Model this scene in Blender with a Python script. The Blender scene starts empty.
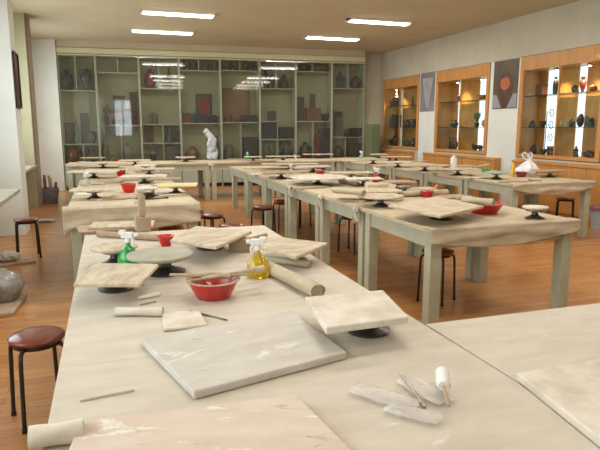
import bpy, bmesh, math, random
from mathutils import Vector, Matrix
PI = math.pi
C = bpy.context.scene.collection
SC = bpy.context.scene
random.seed(7)

# ---------------------------------------------------------------- camera
EYE = 1.46; TH = 0.76; F = 575.0; YAW = math.radians(18.4); PITCH = math.radians(9.62)
CEIL = 3.42
cam_d = bpy.data.cameras.new('camera'); cam = bpy.data.objects.new('camera', cam_d); C.objects.link(cam)
cam.location = (0, 0, EYE); cam.rotation_euler = (PI/2 - PITCH, 0, -YAW)
cam_d.sensor_width = 36; cam_d.lens = F/600*36; cam_d.clip_start = 0.05; cam_d.clip_end = 200
SC.camera = cam
# ---------------------------------------------------------------- world, lights, exposure
w = bpy.data.worlds.new('world'); SC.world = w; w.use_nodes = True
bg = w.node_tree.nodes['Background']; bg.inputs[0].default_value = (0.80, 0.92, 1.0, 1); bg.inputs[1].default_value = 1.6
SC.view_settings.view_transform = 'Standard'; SC.view_settings.look = 'None'
SC.view_settings.gamma = 1.0; SC.view_settings.use_curve_mapping = False
SC.view_settings.exposure = 0.13
def area(name, loc, rot, sx, sy, power, col=(1, 1, 1)):
    d = bpy.data.lights.new(name, 'AREA'); d.shape = 'RECTANGLE'; d.size = sx; d.size_y = sy
    d.energy = power; d.color = col
    o = bpy.data.objects.new(name, d); C.objects.link(o); o.location = loc; o.rotation_euler = rot
    return o
# daylight through the windows of the left wall and the wall behind the camera
LEFT_WIN = [(0.6, 3.2), (4.2, 8.2), (9.4, 11.1), (12.2, 13.8)]
for i, (a, b) in enumerate(LEFT_WIN):
    area('window_daylight', (-1.95, (a+b)/2, 1.95), (0, -PI/2, 0), 1.8, b-a-0.1, (52, 60, 48, 42)[i], (0.93, 0.97, 1.0))
REAR_WIN = [(-1.65, -0.75)]
# rows of fluorescent ceiling lamps: the two far rows are in view, the others hang over and behind the camera
LAMPS = [(1.28, 10.5), (1.20, 12.5), (4.90, 10.1), (4.80, 12.2)]
HIDDEN = [(rx, ry) for ry in (6.3, 4.2, 2.1, 0.0) for rx in (1.3, 4.9)]
for n_, (rx, ry) in enumerate(LAMPS + HIDDEN):
    pw = 34 if n_ < 4 else (32, 24, 15, 12)[(n_-4)//2]
    area('fluorescent_glow', (rx, ry, CEIL-0.09), (0, 0, 0), 1.24, 0.2, pw, (1, 0.955, 0.89))
for i, (a, b) in enumerate(REAR_WIN):
    area('window_daylight', ((a+b)/2, -2.72, 1.95), (PI/2, 0, 0), b-a-0.1, 1.8, (30,)[i], (0.97, 0.98, 1.0))

# ---------------------------------------------------------------- pixel rays -> room coordinates
def ray(px, py):
    a = (px-300)/F; b = -(py-225)/F
    c, s = math.cos(PITCH), math.sin(PITCH)
    fx, fy, fz = a, c + s*b, -s + c*b
    cy, sy = math.cos(YAW), math.sin(YAW)
    return Vector((cy*fx + sy*fy, -sy*fx + cy*fy, fz))
def at(px, py, z=TH):
    r = ray(px, py); t = (z-EYE)/r.z
    return Vector((r.x*t, r.y*t, z))
def onx(px, py, X):
    r = ray(px, py); t = X/r.x
    return Vector((X, r.y*t, EYE + r.z*t))

# ---------------------------------------------------------------- materials
def lin(c):
    return tuple(((v/255)/12.92 if v/255 <= 0.04045 else ((v/255+0.055)/1.055)**2.4) for v in c)
MATS = {}
def mat(name, col, rough=0.6, metal=0.0, col2=None, scale=8.0, lo=0.4, hi=0.65, bump=0.0, bscale=None, spec=0.5,
        coat=0.0, transmission=0.0, alpha=1.0, detail=6, stretch=None, sss=0.0):
    if name in MATS: return MATS[name]
    m = bpy.data.materials.new(name); m.use_nodes = True; MATS[name] = m
    nt = m.node_tree; b = nt.nodes['Principled BSDF']
    b.inputs['Base Color'].default_value = (*lin(col), 1)
    b.inputs['Roughness'].default_value = rough; b.inputs['Metallic'].default_value = metal
    b.inputs['Specular IOR Level'].default_value = spec
    b.inputs['Coat Weight'].default_value = coat
    b.inputs['Transmission Weight'].default_value = transmission
    b.inputs['Alpha'].default_value = alpha
    if col2 or bump:
        tc = nt.nodes.new('ShaderNodeTexCoord'); mp = nt.nodes.new('ShaderNodeMapping')
        nt.links.new(tc.outputs['Object'], mp.inputs[0])
        if stretch: mp.inputs['Scale'].default_value = stretch
    if col2:
        n = nt.nodes.new('ShaderNodeTexNoise'); n.inputs['Scale'].default_value = scale; n.inputs['Detail'].default_value = detail
        n.inputs['Roughness'].default_value = 0.65
        nt.links.new(mp.outputs[0], n.inputs['Vector'])
        r = nt.nodes.new('ShaderNodeValToRGB'); r.color_ramp.elements[0].position = lo; r.color_ramp.elements[1].position = hi
        r.color_ramp.elements[0].color = (*lin(col), 1); r.color_ramp.elements[1].color = (*lin(col2), 1)
        nt.links.new(n.outputs['Fac'], r.inputs[0]); nt.links.new(r.outputs[0], b.inputs['Base Color'])
    if bump:
        n2 = nt.nodes.new('ShaderNodeTexNoise'); n2.inputs['Scale'].default_value = bscale or scale*3; n2.inputs['Detail'].default_value = 5
        nt.links.new(mp.outputs[0], n2.inputs['Vector'])
        bp = nt.nodes.new('ShaderNodeBump'); bp.inputs['Strength'].default_value = bump; bp.inputs['Distance'].default_value = 0.01
        nt.links.new(n2.outputs['Fac'], bp.inputs['Height']); nt.links.new(bp.outputs[0], b.inputs['Normal'])
    return m
def emis(name, col, strength):
    if name in MATS: return MATS[name]
    m = bpy.data.materials.new(name); m.use_nodes = True; MATS[name] = m
    b = m.node_tree.nodes['Principled BSDF']; b.inputs['Base Color'].default_value = (*lin(col), 1)
    b.inputs['Emission Color'].default_value = (*lin(col), 1); b.inputs['Emission Strength'].default_value = strength
    return m
def pane_mat(name, tint, refl=1.5, haze=0.0, hazecol=(200, 200, 190)):
    """thin sheet of glass: see-through, mirrors a little, optional diffuse haze"""
    if name in MATS: return MATS[name]
    m = bpy.data.materials.new(name); m.use_nodes = True; MATS[name] = m
    nt = m.node_tree; nt.nodes.clear(); N = nt.nodes.new
    out = N('ShaderNodeOutputMaterial'); tr = N('ShaderNodeBsdfTransparent'); gl = N('ShaderNodeBsdfGlossy')
    tr.inputs[0].default_value = (*tint, 1); gl.inputs['Roughness'].default_value = 0.03
    fr = N('ShaderNodeFresnel'); ge = N('ShaderNodeNewGeometry'); mr = N('ShaderNodeMapRange')
    mr.inputs['To Min'].default_value = refl; mr.inputs['To Max'].default_value = 1/refl
    nt.links.new(ge.outputs['Backfacing'], mr.inputs[0]); nt.links.new(mr.outputs[0], fr.inputs[0])
    mx = N('ShaderNodeMixShader'); nt.links.new(fr.outputs[0], mx.inputs[0])
    nt.links.new(tr.outputs[0], mx.inputs[1]); nt.links.new(gl.outputs[0], mx.inputs[2])
    last = mx
    if haze:
        df = N('ShaderNodeBsdfDiffuse'); df.inputs[0].default_value = (*lin(hazecol), 1)
        m2 = N('ShaderNodeMixShader'); m2.inputs[0].default_value = haze
        nt.links.new(mx.outputs[0], m2.inputs[1]); nt.links.new(df.outputs[0], m2.inputs[2]); last = m2
    nt.links.new(last.outputs[0], out.inputs[0])
    return m

M_wall = mat('wall_paint', (196, 190, 172), 0.85, col2=(186, 179, 160), scale=1.5, bump=0.05, bscale=60)
M_leftwall = mat('left_wall_paint', (228, 230, 224), 0.8, col2=(220, 222, 214), scale=1.2, bump=0.04, bscale=60)
M_beige = mat('beige_wall_paint', (186, 180, 148), 0.85, col2=(176, 170, 138), scale=1.5)
M_ceil = mat('ceiling_paint', (198, 186, 158), 0.9, col2=(188, 176, 147), scale=1.4, lo=0.35, hi=0.7)
M_cream = mat('cream_trim_paint', (206, 198, 160), 0.6)
M_paint = mat('pale_green_table_paint', (188, 190, 166), 0.5, col2=(170, 171, 146), scale=9, lo=0.35, hi=0.75, bump=0.08, bscale=40)
M_top = mat('dusty_worktop', (206, 192, 162), 0.55, col2=(184, 166, 134), scale=3.2, lo=0.32, hi=0.72, bump=0.08, bscale=30)
M_canvas = mat('beige_canvas', (200, 188, 162), 0.9, col2=(176, 156, 130), scale=5, lo=0.35, hi=0.75, bump=0.35, bscale=60, stretch=(1, 1, 3))
M_board = mat('dusty_wood_board', (212, 198, 174), 0.75, col2=(170, 150, 124), scale=6, lo=0.38, hi=0.72, bump=0.25, bscale=25, stretch=(3, 1, 1))
M_board2 = mat('pale_plastered_board', (228, 220, 206), 0.75, col2=(190, 176, 156), scale=7, lo=0.38, hi=0.75, bump=0.2, bscale=25)
M_board3 = mat('brown_wood_board', (184, 160, 132), 0.75, col2=(154, 130, 104), scale=4, lo=0.35, hi=0.75, bump=0.2, bscale=25, stretch=(1, 4, 1))
M_greyboard = mat('grey_slate_disc', (176, 172, 152), 0.6, col2=(154, 150, 130), scale=5, bump=0.15)
M_iron = mat('dark_cast_iron', (84, 80, 74), 0.35, metal=0.6, col2=(150, 142, 130), scale=14, lo=0.5, hi=0.8)
M_steel = mat('worn_steel', (170, 166, 156), 0.28, metal=0.85)
M_black = mat('black_tube_paint', (26, 22, 22), 0.35)
M_seat = mat('red_brown_vinyl', (128, 58, 36), 0.28, col2=(104, 44, 28), scale=10, coat=0.4)
M_red = mat('red_plastic', (206, 34, 26), 0.35, col2=(188, 28, 24), scale=6, coat=0.2)
M_redclay = mat('red_glazed_bowl', (196, 44, 34), 0.35, col2=(150, 34, 28), scale=14, coat=0.4)
M_white = mat('white_plastic', (232, 232, 228), 0.4)
M_plasticbag = mat('crumpled_white_plastic', (240, 242, 244), 0.25, col2=(222, 226, 230), scale=10, bump=0.4, bscale=14, coat=0.4)
M_wood = mat('honey_wood_veneer', (206, 150, 84), 0.42, col2=(186, 128, 66), scale=3, lo=0.35, hi=0.7, stretch=(6, 6, 0.6), coat=0.15)
M_wood2 = mat('plain_timber', (196, 158, 110), 0.6, col2=(170, 130, 86), scale=5, stretch=(1, 6, 1))
M_clay = mat('brown_clay', (132, 98, 70), 0.8, col2=(104, 76, 56), scale=8, bump=0.3)
M_cab = mat('grey_green_cabinet_frame', (196, 196, 174), 0.5)
M_cabin = mat('cabinet_back_panel', (176, 168, 138), 0.7, col2=(164, 157, 128), scale=2.5)
M_lower = mat('grey_green_lower_panel', (172, 176, 160), 0.5, col2=(158, 164, 150), scale=2)
M_glass = pane_mat('cabinet_glass', (0.86, 0.88, 0.86), 1.5, 0.025, (190, 190, 180))  # pale haze mixed into the door glass imitates its veil of reflected light
M_caseglass = pane_mat('case_glass', (0.93, 0.96, 0.93), 1.4)
M_winglass = pane_mat('window_glass', (0.95, 0.97, 0.97), 1.3)
M_shelfglass = pane_mat('green_glass_shelf', (0.55, 0.68, 0.58), 1.6, 0.25, (70, 96, 82))
M_cloth = mat('grey_white_cloth', (206, 200, 186), 0.9, col2=(180, 170, 150), scale=12, bump=0.4)

def wood_floor():
    m = bpy.data.materials.new('laminate_floor'); m.use_nodes = True
    nt = m.node_tree; b = nt.nodes['Principled BSDF']; N = nt.nodes.new; L = nt.links.new
    tc = N('ShaderNodeTexCoord'); mp = N('ShaderNodeMapping'); mp.inputs['Rotation'].default_value = (0, 0, 0)
    L(tc.outputs['Object'], mp.inputs[0])
    br = N('ShaderNodeTexBrick'); br.inputs['Scale'].default_value = 1.0
    br.inputs['Brick Width'].default_value = 0.6; br.inputs['Row Height'].default_value = 0.075
    br.inputs['Mortar Size'].default_value = 0.0012; br.offset = 0.37
    br.inputs['Color1'].default_value = (*lin((216, 148, 76)), 1); br.inputs['Color2'].default_value = (*lin((192, 124, 60)), 1)
    br.inputs['Mortar'].default_value = (*lin((110, 66, 34)), 1); br.inputs['Bias'].default_value = -0.1
    L(mp.outputs[0], br.inputs['Vector'])
    mp2 = N('ShaderNodeMapping'); mp2.inputs['Scale'].default_value = (1.5, 22, 1); L(tc.outputs['Object'], mp2.inputs[0])
    n = N('ShaderNodeTexNoise'); n.inputs['Scale'].default_value = 3; n.inputs['Detail'].default_value = 6; L(mp2.outputs[0], n.inputs['Vector'])
    mx = N('ShaderNodeMix'); mx.data_type = 'RGBA'; mx.blend_type = 'MULTIPLY'; mx.inputs[0].default_value = 0.5
    L(br.outputs['Color'], mx.inputs[6]); L(n.outputs['Fac'], mx.inputs[7])
    gm = N('ShaderNodeBrightContrast'); gm.inputs['Bright'].default_value = 0.03; L(mx.outputs[2], gm.inputs[0])
    L(gm.outputs[0], b.inputs['Base Color'])
    b.inputs['Roughness'].default_value = 0.27; b.inputs['Specular IOR Level'].default_value = 0.5
    return m
M_floor = wood_floor()

def near_board(name, base, stain, dark, w0=.60, w1=.68, d0=.655):
    """plastered board: smears of white plaster and dark pencil-like scratches"""
    m = bpy.data.materials.new(name); m.use_nodes = True
    nt = m.node_tree; b = nt.nodes['Principled BSDF']; N = nt.nodes.new; L = nt.links.new
    tc = N('ShaderNodeTexCoord')
    def ramp(scale, lo, hi, c0, c1, st=(1, 1, 1), rough=0.6, dist=0.0):
        mp = N('ShaderNodeMapping'); mp.inputs['Scale'].default_value = st; L(tc.outputs['Object'], mp.inputs[0])
        n = N('ShaderNodeTexNoise'); n.inputs['Scale'].default_value = scale; n.inputs['Detail'].default_value = 7
        n.inputs['Roughness'].default_value = rough; n.inputs['Distortion'].default_value = dist
        L(mp.outputs[0], n.inputs['Vector'])
        r = N('ShaderNodeValToRGB'); e = r.color_ramp.elements
        e[0].position = lo; e[1].position = hi; e[0].color = (*c0, 1); e[1].color = (*c1, 1)
        L(n.outputs['Fac'], r.inputs[0]); return r
    a = ramp(4, 0.35, 0.7, lin(base), lin(stain), (1, 3, 1))
    s = ramp(4, w0, w1, (0, 0, 0), (1, 1, 1), (1, 2.2, 1), 0.7, 0.6)
    x = N('ShaderNodeMix'); x.data_type = 'RGBA'; L(s.outputs[0], x.inputs[0]); L(a.outputs[0], x.inputs[6])
    x.inputs[7].default_value = (*lin((236, 232, 220)), 1)
    d = ramp(5, d0, d0+.05, (0, 0, 0), (0.6, 0.6, 0.6), (1.2, 5, 1), 0.75, 1.0)
    y = N('ShaderNodeMix'); y.data_type = 'RGBA'; L(d.outputs[0], y.inputs[0]); L(x.outputs[2], y.inputs[6])
    y.inputs[7].default_value = (*lin(dark), 1); L(y.outputs[2], b.inputs['Base Color'])
    b.inputs['Roughness'].default_value = 0.7
    return m
M_nearboard = near_board('smeared_plaster_board', (222, 206, 190), (208, 188, 170), (112, 100, 90), .56, .62, .60)
M_nearboard2 = near_board('grey_plaster_board', (208, 202, 192), (190, 182, 170), (166, 158, 148), .56, .66, .60)
M_neartop = near_board('worn_white_worktop', (212, 203, 187), (196, 185, 168), (176, 162, 146), .62, .74, .66)

# ---------------------------------------------------------------- mesh helpers
class MB:
    def __init__(s): s.b = bmesh.new()
    def box(s, x0, y0, z0, x1, y1, z1, rot=None, piv=None):
        M = Matrix.Translation(((x0+x1)/2, (y0+y1)/2, (z0+z1)/2)) @ Matrix.Diagonal((x1-x0, y1-y0, z1-z0, 1))
        r = bmesh.ops.create_cube(s.b, size=1, matrix=M)
        if rot: bmesh.ops.rotate(s.b, verts=r['verts'], cent=piv or (0, 0, 0), matrix=rot)
        return s
    def prism(s, pts, z0, z1):
        n = len(pts)
        lo = [s.b.verts.new((p[0], p[1], z0)) for p in pts]; hi = [s.b.verts.new((p[0], p[1], z1)) for p in pts]
        s.b.faces.new(lo[::-1]); s.b.faces.new(hi)
        for i in range(n): s.b.faces.new((lo[i], lo[(i+1) % n], hi[(i+1) % n], hi[i]))
        return s
    def lathe(s, prof, seg=24, c=(0, 0, 0), axis=None, sq=1.0):
        rings = []
        R = axis.to_track_quat('Z', 'Y').to_matrix() if axis else Matrix.Identity(3)
        for r, z in prof:
            if r < 1e-5: rings.append([s.b.verts.new(Vector(c) + R @ Vector((0, 0, z)))])
            else: rings.append([s.b.verts.new(Vector(c) + R @ Vector((r*math.cos(2*PI*k/seg), sq*r*math.sin(2*PI*k/seg), z))) for k in range(seg)])
        for a, b in zip(rings, rings[1:]):
            for k in range(seg):
                k2 = (k+1) % seg
                if len(a) == 1 and len(b) == 1: continue
                if len(a) == 1: s.b.faces.new((a[0], b[k2], b[k]))
                elif len(b) == 1: s.b.faces.new((a[k], a[k2], b[0]))
                else: s.b.faces.new((a[k], a[k2], b[k2], b[k]))
        if len(rings[0]) > 1 and len(rings[-1]) > 1 and len(rings) > 2:      # a closed ring
            for k in range(seg):
                k2 = (k+1) % seg; s.b.faces.new((rings[-1][k], rings[-1][k2], rings[0][k2], rings[0][k]))
            return s
        for e, rv in ((rings[0], True), (rings[-1], False)):
            if len(e) > 1: s.b.faces.new(e[::-1] if rv else e)
        return s
    def tube(s, pts, r, seg=8, taper=None):
        pts = [Vector(p) for p in pts]; prev = None; n = len(pts)
        up = Vector((0, 0, 1)); rings = []
        for i, p in enumerate(pts):
            d = (pts[min(i+1, n-1)] - pts[max(i-1, 0)]).normalized()
            if i == 0:
                u = d.cross(up);  u = d.cross(Vector((1, 0, 0))) if u.length < 1e-3 else u
                u.normalize()
            else: u = (u - d*u.dot(d)).normalized()
            v = d.cross(u); rr = r if not taper else taper[i]
            rings.append([s.b.verts.new(p + (u*math.cos(2*PI*k/seg) + v*math.sin(2*PI*k/seg))*rr) for k in range(seg)])
        for a, b in zip(rings, rings[1:]):
            for k in range(seg): s.b.faces.new((a[k], a[(k+1) % seg], b[(k+1) % seg], b[k]))
        s.b.faces.new(rings[0][::-1]); s.b.faces.new(rings[-1])
        return s
    def blob(s, c, rx, ry, rz, sub=2, jit=0.0, seed=1):
        rd = random.Random(seed)
        r = bmesh.ops.create_icosphere(s.b, subdivisions=sub, radius=1)
        for v in r['verts']:
            k = 1 + rd.uniform(-jit, jit)
            v.co = Vector((v.co.x*rx*k, v.co.y*ry*k, v.co.z*rz*k)) + Vector(c)
        return s
    def grid(s, fn, nu, nv, closed_u=False):
        V = [[s.b.verts.new(fn(i/nu, j/nv)) for j in range(nv+1)] for i in range(nu+1)]
        for i in range(nu):
            for j in range(nv): s.b.faces.new((V[i][j], V[i+1][j], V[i+1][j+1], V[i][j+1]))
        return s
    def mesh(s, name):
        bmesh.ops.recalc_face_normals(s.b, faces=s.b.faces)
        me = bpy.data.meshes.new(name); s.b.to_mesh(me); s.b.free(); return me
def link(name, me, m, parent=None, bevel=0.0, smooth=False, solid=0.0, subsurf=0):
    if not me.materials: me.materials.append(m)
    o = bpy.data.objects.new(name, me); C.objects.link(o)
    if parent: o.parent = parent
    if smooth:
        for p in me.polygons: p.use_smooth = True
    if solid: q = o.modifiers.new('solid', 'SOLIDIFY'); q.thickness = solid; q.offset = 0
    if bevel:
        q = o.modifiers.new('bevel', 'BEVEL'); q.width = bevel; q.segments = 2; q.limit_method = 'ANGLE'; q.angle_limit = math.radians(40)
    if subsurf: q = o.modifiers.new('sub', 'SUBSURF'); q.levels = q.render_levels = subsurf
    if smooth and not subsurf:
        try: me.set_sharp_from_angle(angle=math.radians(42))
        except Exception: pass
    return o
def ob(name, mb, m, parent=None, **k): return link(name, mb.mesh(name), m, parent, **k)
def tag(o, label, cat, group=None, kind=None):
    if label: o['label'] = label
    if cat: o['category'] = cat
    if group: o['group'] = group
    if kind: o['kind'] = kind
    return o
def thing(name, label, cat, loc=(0, 0, 0), rz=0, group=None):
    o = bpy.data.objects.new(name, None); C.objects.link(o); o.empty_display_size = 0.05
    o.location = loc; o.rotation_euler = (0, 0, rz); return tag(o, label, cat, group)
def dup(root, loc, rz, label):
    r = root.copy(); C.objects.link(r); r.location = loc; r.rotation_euler = (0, 0, rz); r['label'] = label
    for ch in list(root.children):
        c = ch.copy(); C.objects.link(c); c.parent = r
        for g in list(ch.children):
            d = g.copy(); C.objects.link(d); d.parent = c
    return r
def struct(name, mb, m, parent=None, **k):
    o = ob(name, mb, m, parent, **k)
    if not parent: o['kind'] = 'structure'
    return o

# ================================================================ ROOM SHELL
WX = 7.15                               # face of the right wall
struct('floor', MB().box(-2.2, -3.0, -0.1, 8.2, 16.0, 0.0), M_floor)
struct('ceiling', MB().box(-2.2, -3.0, CEIL, 8.2, 16.0, CEIL+0.15), M_ceil)
# left wall with four window openings
def wall_with_holes(axis, fixed0, fixed1, a0, a1, holes, z0, z1):
    mb = MB()
    def bx(p, q, zz0, zz1):
        if axis == 'y': mb.box(fixed0, p, zz0, fixed1, q, zz1)
        else: mb.box(p, fixed0, zz0, q, fixed1, zz1)
    bx(a0, a1, 0, z0); bx(a0, a1, z1, CEIL)
    cur = a0
    for h0, h1 in holes:
        bx(cur, h0, z0, z1); cur = h1
    bx(cur, a1, z0, z1)
    return mb
struct('wall_left', wall_with_holes('y', -1.88, -1.7, -2.8, 15.3, LEFT_WIN, 1.0, 2.9), M_leftwall)
struct('wall_rear', wall_with_holes('x', -2.8, -2.6, -1.88, 7.7, REAR_WIN, 1.0, 2.9), M_wall)
def window(n, axis, pos, a, b, z0, z1):
    def bx(mb, p, q, zz0, zz1, t=0.03):
        if axis == 'y': mb.box(pos-t, p, zz0, pos+t, q, zz1)
        else: mb.box(p, pos-t, zz0, q, pos+t, zz1)
        return mb
    mb = MB()
    bx(mb, a, a+0.05, z0, z1); bx(mb, b-0.05, b, z0, z1); bx(mb, a, b, z0, z0+0.05); bx(mb, a, b, z1-0.05, z1)
    m = (a+b)/2; bx(mb, m-0.025, m+0.025, z0, z1); bx(mb, a, b, z1-0.55, z1-0.51)
    o = struct('window_%d' % n, mb, M_white)
    g = MB(); bx(g, a+0.02, b-0.02, z0+0.02, z1-0.02, 0.003)
    ob('pane', g, M_winglass, o)
k = 1
for a, b in LEFT_WIN: window(k, 'y', -1.8, a, b, 1.0, 2.9); k += 1
for a, b in REAR_WIN: window(k, 'x', -2.7, a, b, 1.0, 2.9); k += 1
# two wall piers on the left and the white one beside the cabinets
struct('trim_1', MB().box(-1.7, 8.6, 0, -1.13, 9.1, CEIL), M_leftwall)
struct('trim_2', MB().box(-1.7, 11.4, 0, -1.25, 12.0, CEIL), M_beige)

struct('trim_8', MB().box(-1.249, 11.45, 0, -1.225, 12.0, CEIL), mat('brown_grey_trim', (142, 124, 110), .6))

# the far wall runs very slightly askew: local frame u along it, d into it
BANG = math.radians(-3.44); BO = Vector((-0.98, 14.6, 0)); BU = Vector((math.cos(BANG), math.sin(BANG), 0)); BD = Vector((-math.sin(BANG), math.cos(BANG), 0))
BL = 7.49
def onb(px, py, d=0.0):
    r = ray(px, py); o = BO + BD*d - Vector((0, 0, EYE)); t = o.dot(BD)/r.dot(BD)
    p = r*t + Vector((0, 0, EYE)); return (p-BO).dot(BU), p.z
def backroot(name):
    o = bpy.data.objects.new(name, None); return o
def place_back(o, u=0, d=0, z=0):
    o.location = BO + BU*u + BD*d + Vector((0, 0, z)); o.rotation_euler = (0, 0, BANG); return o
place_back(struct('wall_far', MB().box(-1.0, 0.42, 0, 9.2, 0.6, CEIL), M_wall))
place_back(struct('trim_3', MB().box(-0.74, -0.05, 0, -0.01, 0.42, CEIL), M_leftwall))
CABTOP = 3.13
place_back(struct('trim_4', MB().box(0, -0.03, CABTOP+0.01, BL, 0.42, CABTOP+0.13), M_cream))
place_back(struct('trim_5', MB().box(0, 0.0, CABTOP+0.14, BL, 0.42, CEIL), M_ceil))

# right wall: piers between the recessed cases, header above, low part behind the base cabinets
CASES = [(12.45, 14.36), (9.76, 11.70), (6.95, 8.87)]
CT, CB = 2.70, 0.93
mb = MB().box(WX, -2.8, CT+0.01, 7.62, 14.9, CEIL)
mb.box(WX, -2.8, 0, 7.62, 6.94, CT+0.01).box(WX, 14.37, 0, 7.62, 14.9, CT+0.01)
for a, b in CASES: mb.box(WX, a-0.01, 0, 7.62, b+0.01, CB-0.01)
struct('wall_right', mb, M_wall)
struct('trim_6', MB().box(WX, 8.88, 0, 7.62, 9.75, CT+0.005), M_leftwall)
struct('trim_7', MB().box(WX, 11.71, 0, 7.62, 12.44, CT+0.005), M_leftwall)
struct('baseboard_right', MB().box(WX-0.015, -2.6, 0, WX, 6.2, 0.09), M_wood)

# ================================================================ CEILING LIGHTS
M_tube = emis('lit_fluorescent_tube', (255, 252, 240), 9.0)
M_reflector = mat('white_enamel', (236, 232, 218), 0.4)
LT = [(140, 217, 11, 'front left of the four'), (130, 193, 30, 'rear left of the four'), (348, 412, 19.5, 'front right of the four'), (305, 360, 36, 'rear right of the four')]
for a, b, py, wh in LT:
    p, q = at(a, py, CEIL), at(b, py+1.5, CEIL); c = (p+q)/2; L = min((q-p).length, 1.24)
    c = Vector((*LAMPS[LT.index((a, b, py, wh))], CEIL)); L = 1.24
    t = thing('ceiling_light', 'recessed white fluorescent ceiling light, ' + wh, 'ceiling light', (c.x, c.y, CEIL), 0, 'fluorescent ceiling lights')
    ob('housing', MB().box(-L/2, -0.10, -0.035, L/2, 0.10, -0.001).box(-L/2, -0.12, -0.055, -L/2+0.02, 0.12, -0.001).box(L/2-0.02, -0.12, -0.055, L/2, 0.12, -0.001), M_reflector, t)
    for s in (-0.045, 0.045):
        ob('fluorescent_tube', MB().tube([(-L/2+0.03, s, -0.052), (L/2-0.03, s, -0.052)], 0.014, 8), M_tube, t)

src = t
for n_, (rx, ry) in enumerate(HIDDEN):
    dup(src, (rx, ry, CEIL), 0, 'white fluorescent ceiling light, %s row from the far wall, on the %s' % (('third', 'fourth', 'fifth', 'sixth')[n_//2], 'left' if rx < 3 else 'right'))

# ================================================================ BACK CABINETS
ORD = ['leftmost', 'second', 'third', 'fourth', 'fifth', 'sixth', 'seventh', 'rightmost']
def cabname(i): return 'in the ' + (ORD[i] + ' glass cabinet' if i in (0, 7) else ORD[i] + ' glass cabinet from left')
BX = [56, 97, 140, 180, 221, 260, 296, 332, 365]
BUX = [onb(x, 100)[0] for x in BX]; BUX[0] = 0.0; BUX[-1] = BL
ZB = 0.60
# shelves (pixel row, half) and short uprights (px, row0, row1)
SH = [([(90, 'F'), (144, 'F')], [(77, 50, 90), (80, 144, 170)]),
      ([(72, 'F'), (125, 'F')], [(119, 50, 72), (119, 125, 170)]),
      ([(88, 'F'), (124, 'F'), (143, 'F')], [(160, 50, 88), (162, 124, 143), (162, 143, 170)]),
      ([(70, 'F'), (123, 'F')], [(200, 50, 70)]),
      ([(70, 'F'), (122, 'F')], [(241, 50, 70), (241, 122, 170)]),
      ([(88, 'F'), (121, 'L'), (139, 'F')], [(277, 50, 88), (278, 121, 139), (278, 139, 170)]),
      ([(71, 'F'), (121, 'F')], [(313, 50, 71), (314, 121, 170)]),
      ([(88, 'F'), (137, 'F')], [(349, 50, 88), (347, 137, 170)])]
BAYZ = []
for i in range(8):
    u0, u1 = BUX[i]+0.004, BUX[i+1]-0.004; wd = u1-u0; um = (BX[i]+BX[i+1])/2
    r = thing('display_cabinet', 'tall grey-green display cabinet with glass doors, ' + (ORD[i] + ' along the far wall' if i in (0, 7) else ORD[i] + ' from left along far wall'), 'cabinet', group='glass cabinets along the far wall')
    place_back(r, u0)
    fr = MB().box(0, 0.03, 0, 0.015, 0.40, CABTOP).box(wd-0.015, 0.03, 0, wd, 0.40, CABTOP).box(0.015, 0.03, CABTOP-0.04, wd-0.015, 0.40, CABTOP).box(0.015, 0.03, ZB-0.03, wd-0.015, 0.40, ZB)
    ob('carcass', fr, M_cab, r, bevel=0.003)
    ob('back_panel', MB().box(0.015, 0.385, ZB, wd-0.015, 0.40, CABTOP-0.04), M_cabin, r)
    zs = [ZB]
    for py, half in SH[i][0]:
        z = onb(um, py)[1]; zs.append(z)
        xa, xb = (0.015, wd-0.015) if half == 'F' else (0.015, onb(278, py)[0]-u0)
        ob('shelf', MB().box(xa, 0.06, z-0.022, xb, 0.385, z), M_cab, r)
    BAYZ.append(sorted(zs))
    for px, r0, r1 in SH[i][1]:
        z1 = min(onb(px, r0)[1], CABTOP-0.04); z0 = max(onb(px, r1)[1], ZB)
        # snap onto shelves
        zz = BAYZ[i] + [CABTOP-0.04]
        z0 = min(zz, key=lambda q: abs(q-z0)); z1 = min(zz, key=lambda q: abs(q-z1))
        if z1 < CABTOP-0.05: z1 -= 0.022
        x = onb(px, 100)[0]-u0
        ob('upright', MB().box(x-0.01, 0.07, z0, x+0.01, 0.385, z1), M_cab, r)
    x0, x1 = .004, wd-.004
    dr = ob('glass_door', MB().box(x0, 0.006, ZB+0.002, x0+0.010, 0.026, CABTOP-0.004).box(x1-0.010, 0.006, ZB+0.002, x1, 0.026, CABTOP-0.004)
            .box(x0+0.010, 0.006, ZB+0.002, x1-0.010, 0.026, ZB+0.03).box(x0+0.010, 0.006, CABTOP-0.03, x1-0.010, 0.026, CABTOP-0.004), M_cab, r)
    ob('pane', MB().box(x0+0.010, 0.014, ZB+0.03, x1-0.010, 0.018, CABTOP-0.03), M_glass, dr)
    for s in (0, 1):
        xa = x0 + s*wd/2; xb = xa + wd/2 - .012
        lp = ob('lower_door', MB().box(xa, 0.008, 0.09, xb, 0.028, ZB-0.005), M_lower, r, bevel=0.003)
        hx = xb-.05 if s == 0 else xa+.05
        ob('handle', MB().tube([(hx, 0.0, ZB-0.16), (hx, 0.0, ZB-0.08)], 0.006, 6), M_steel, lp)
    ob('plinth', MB().box(0.01, 0.05, 0, wd-0.01, 0.38, 0.085), M_black, r)

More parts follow.
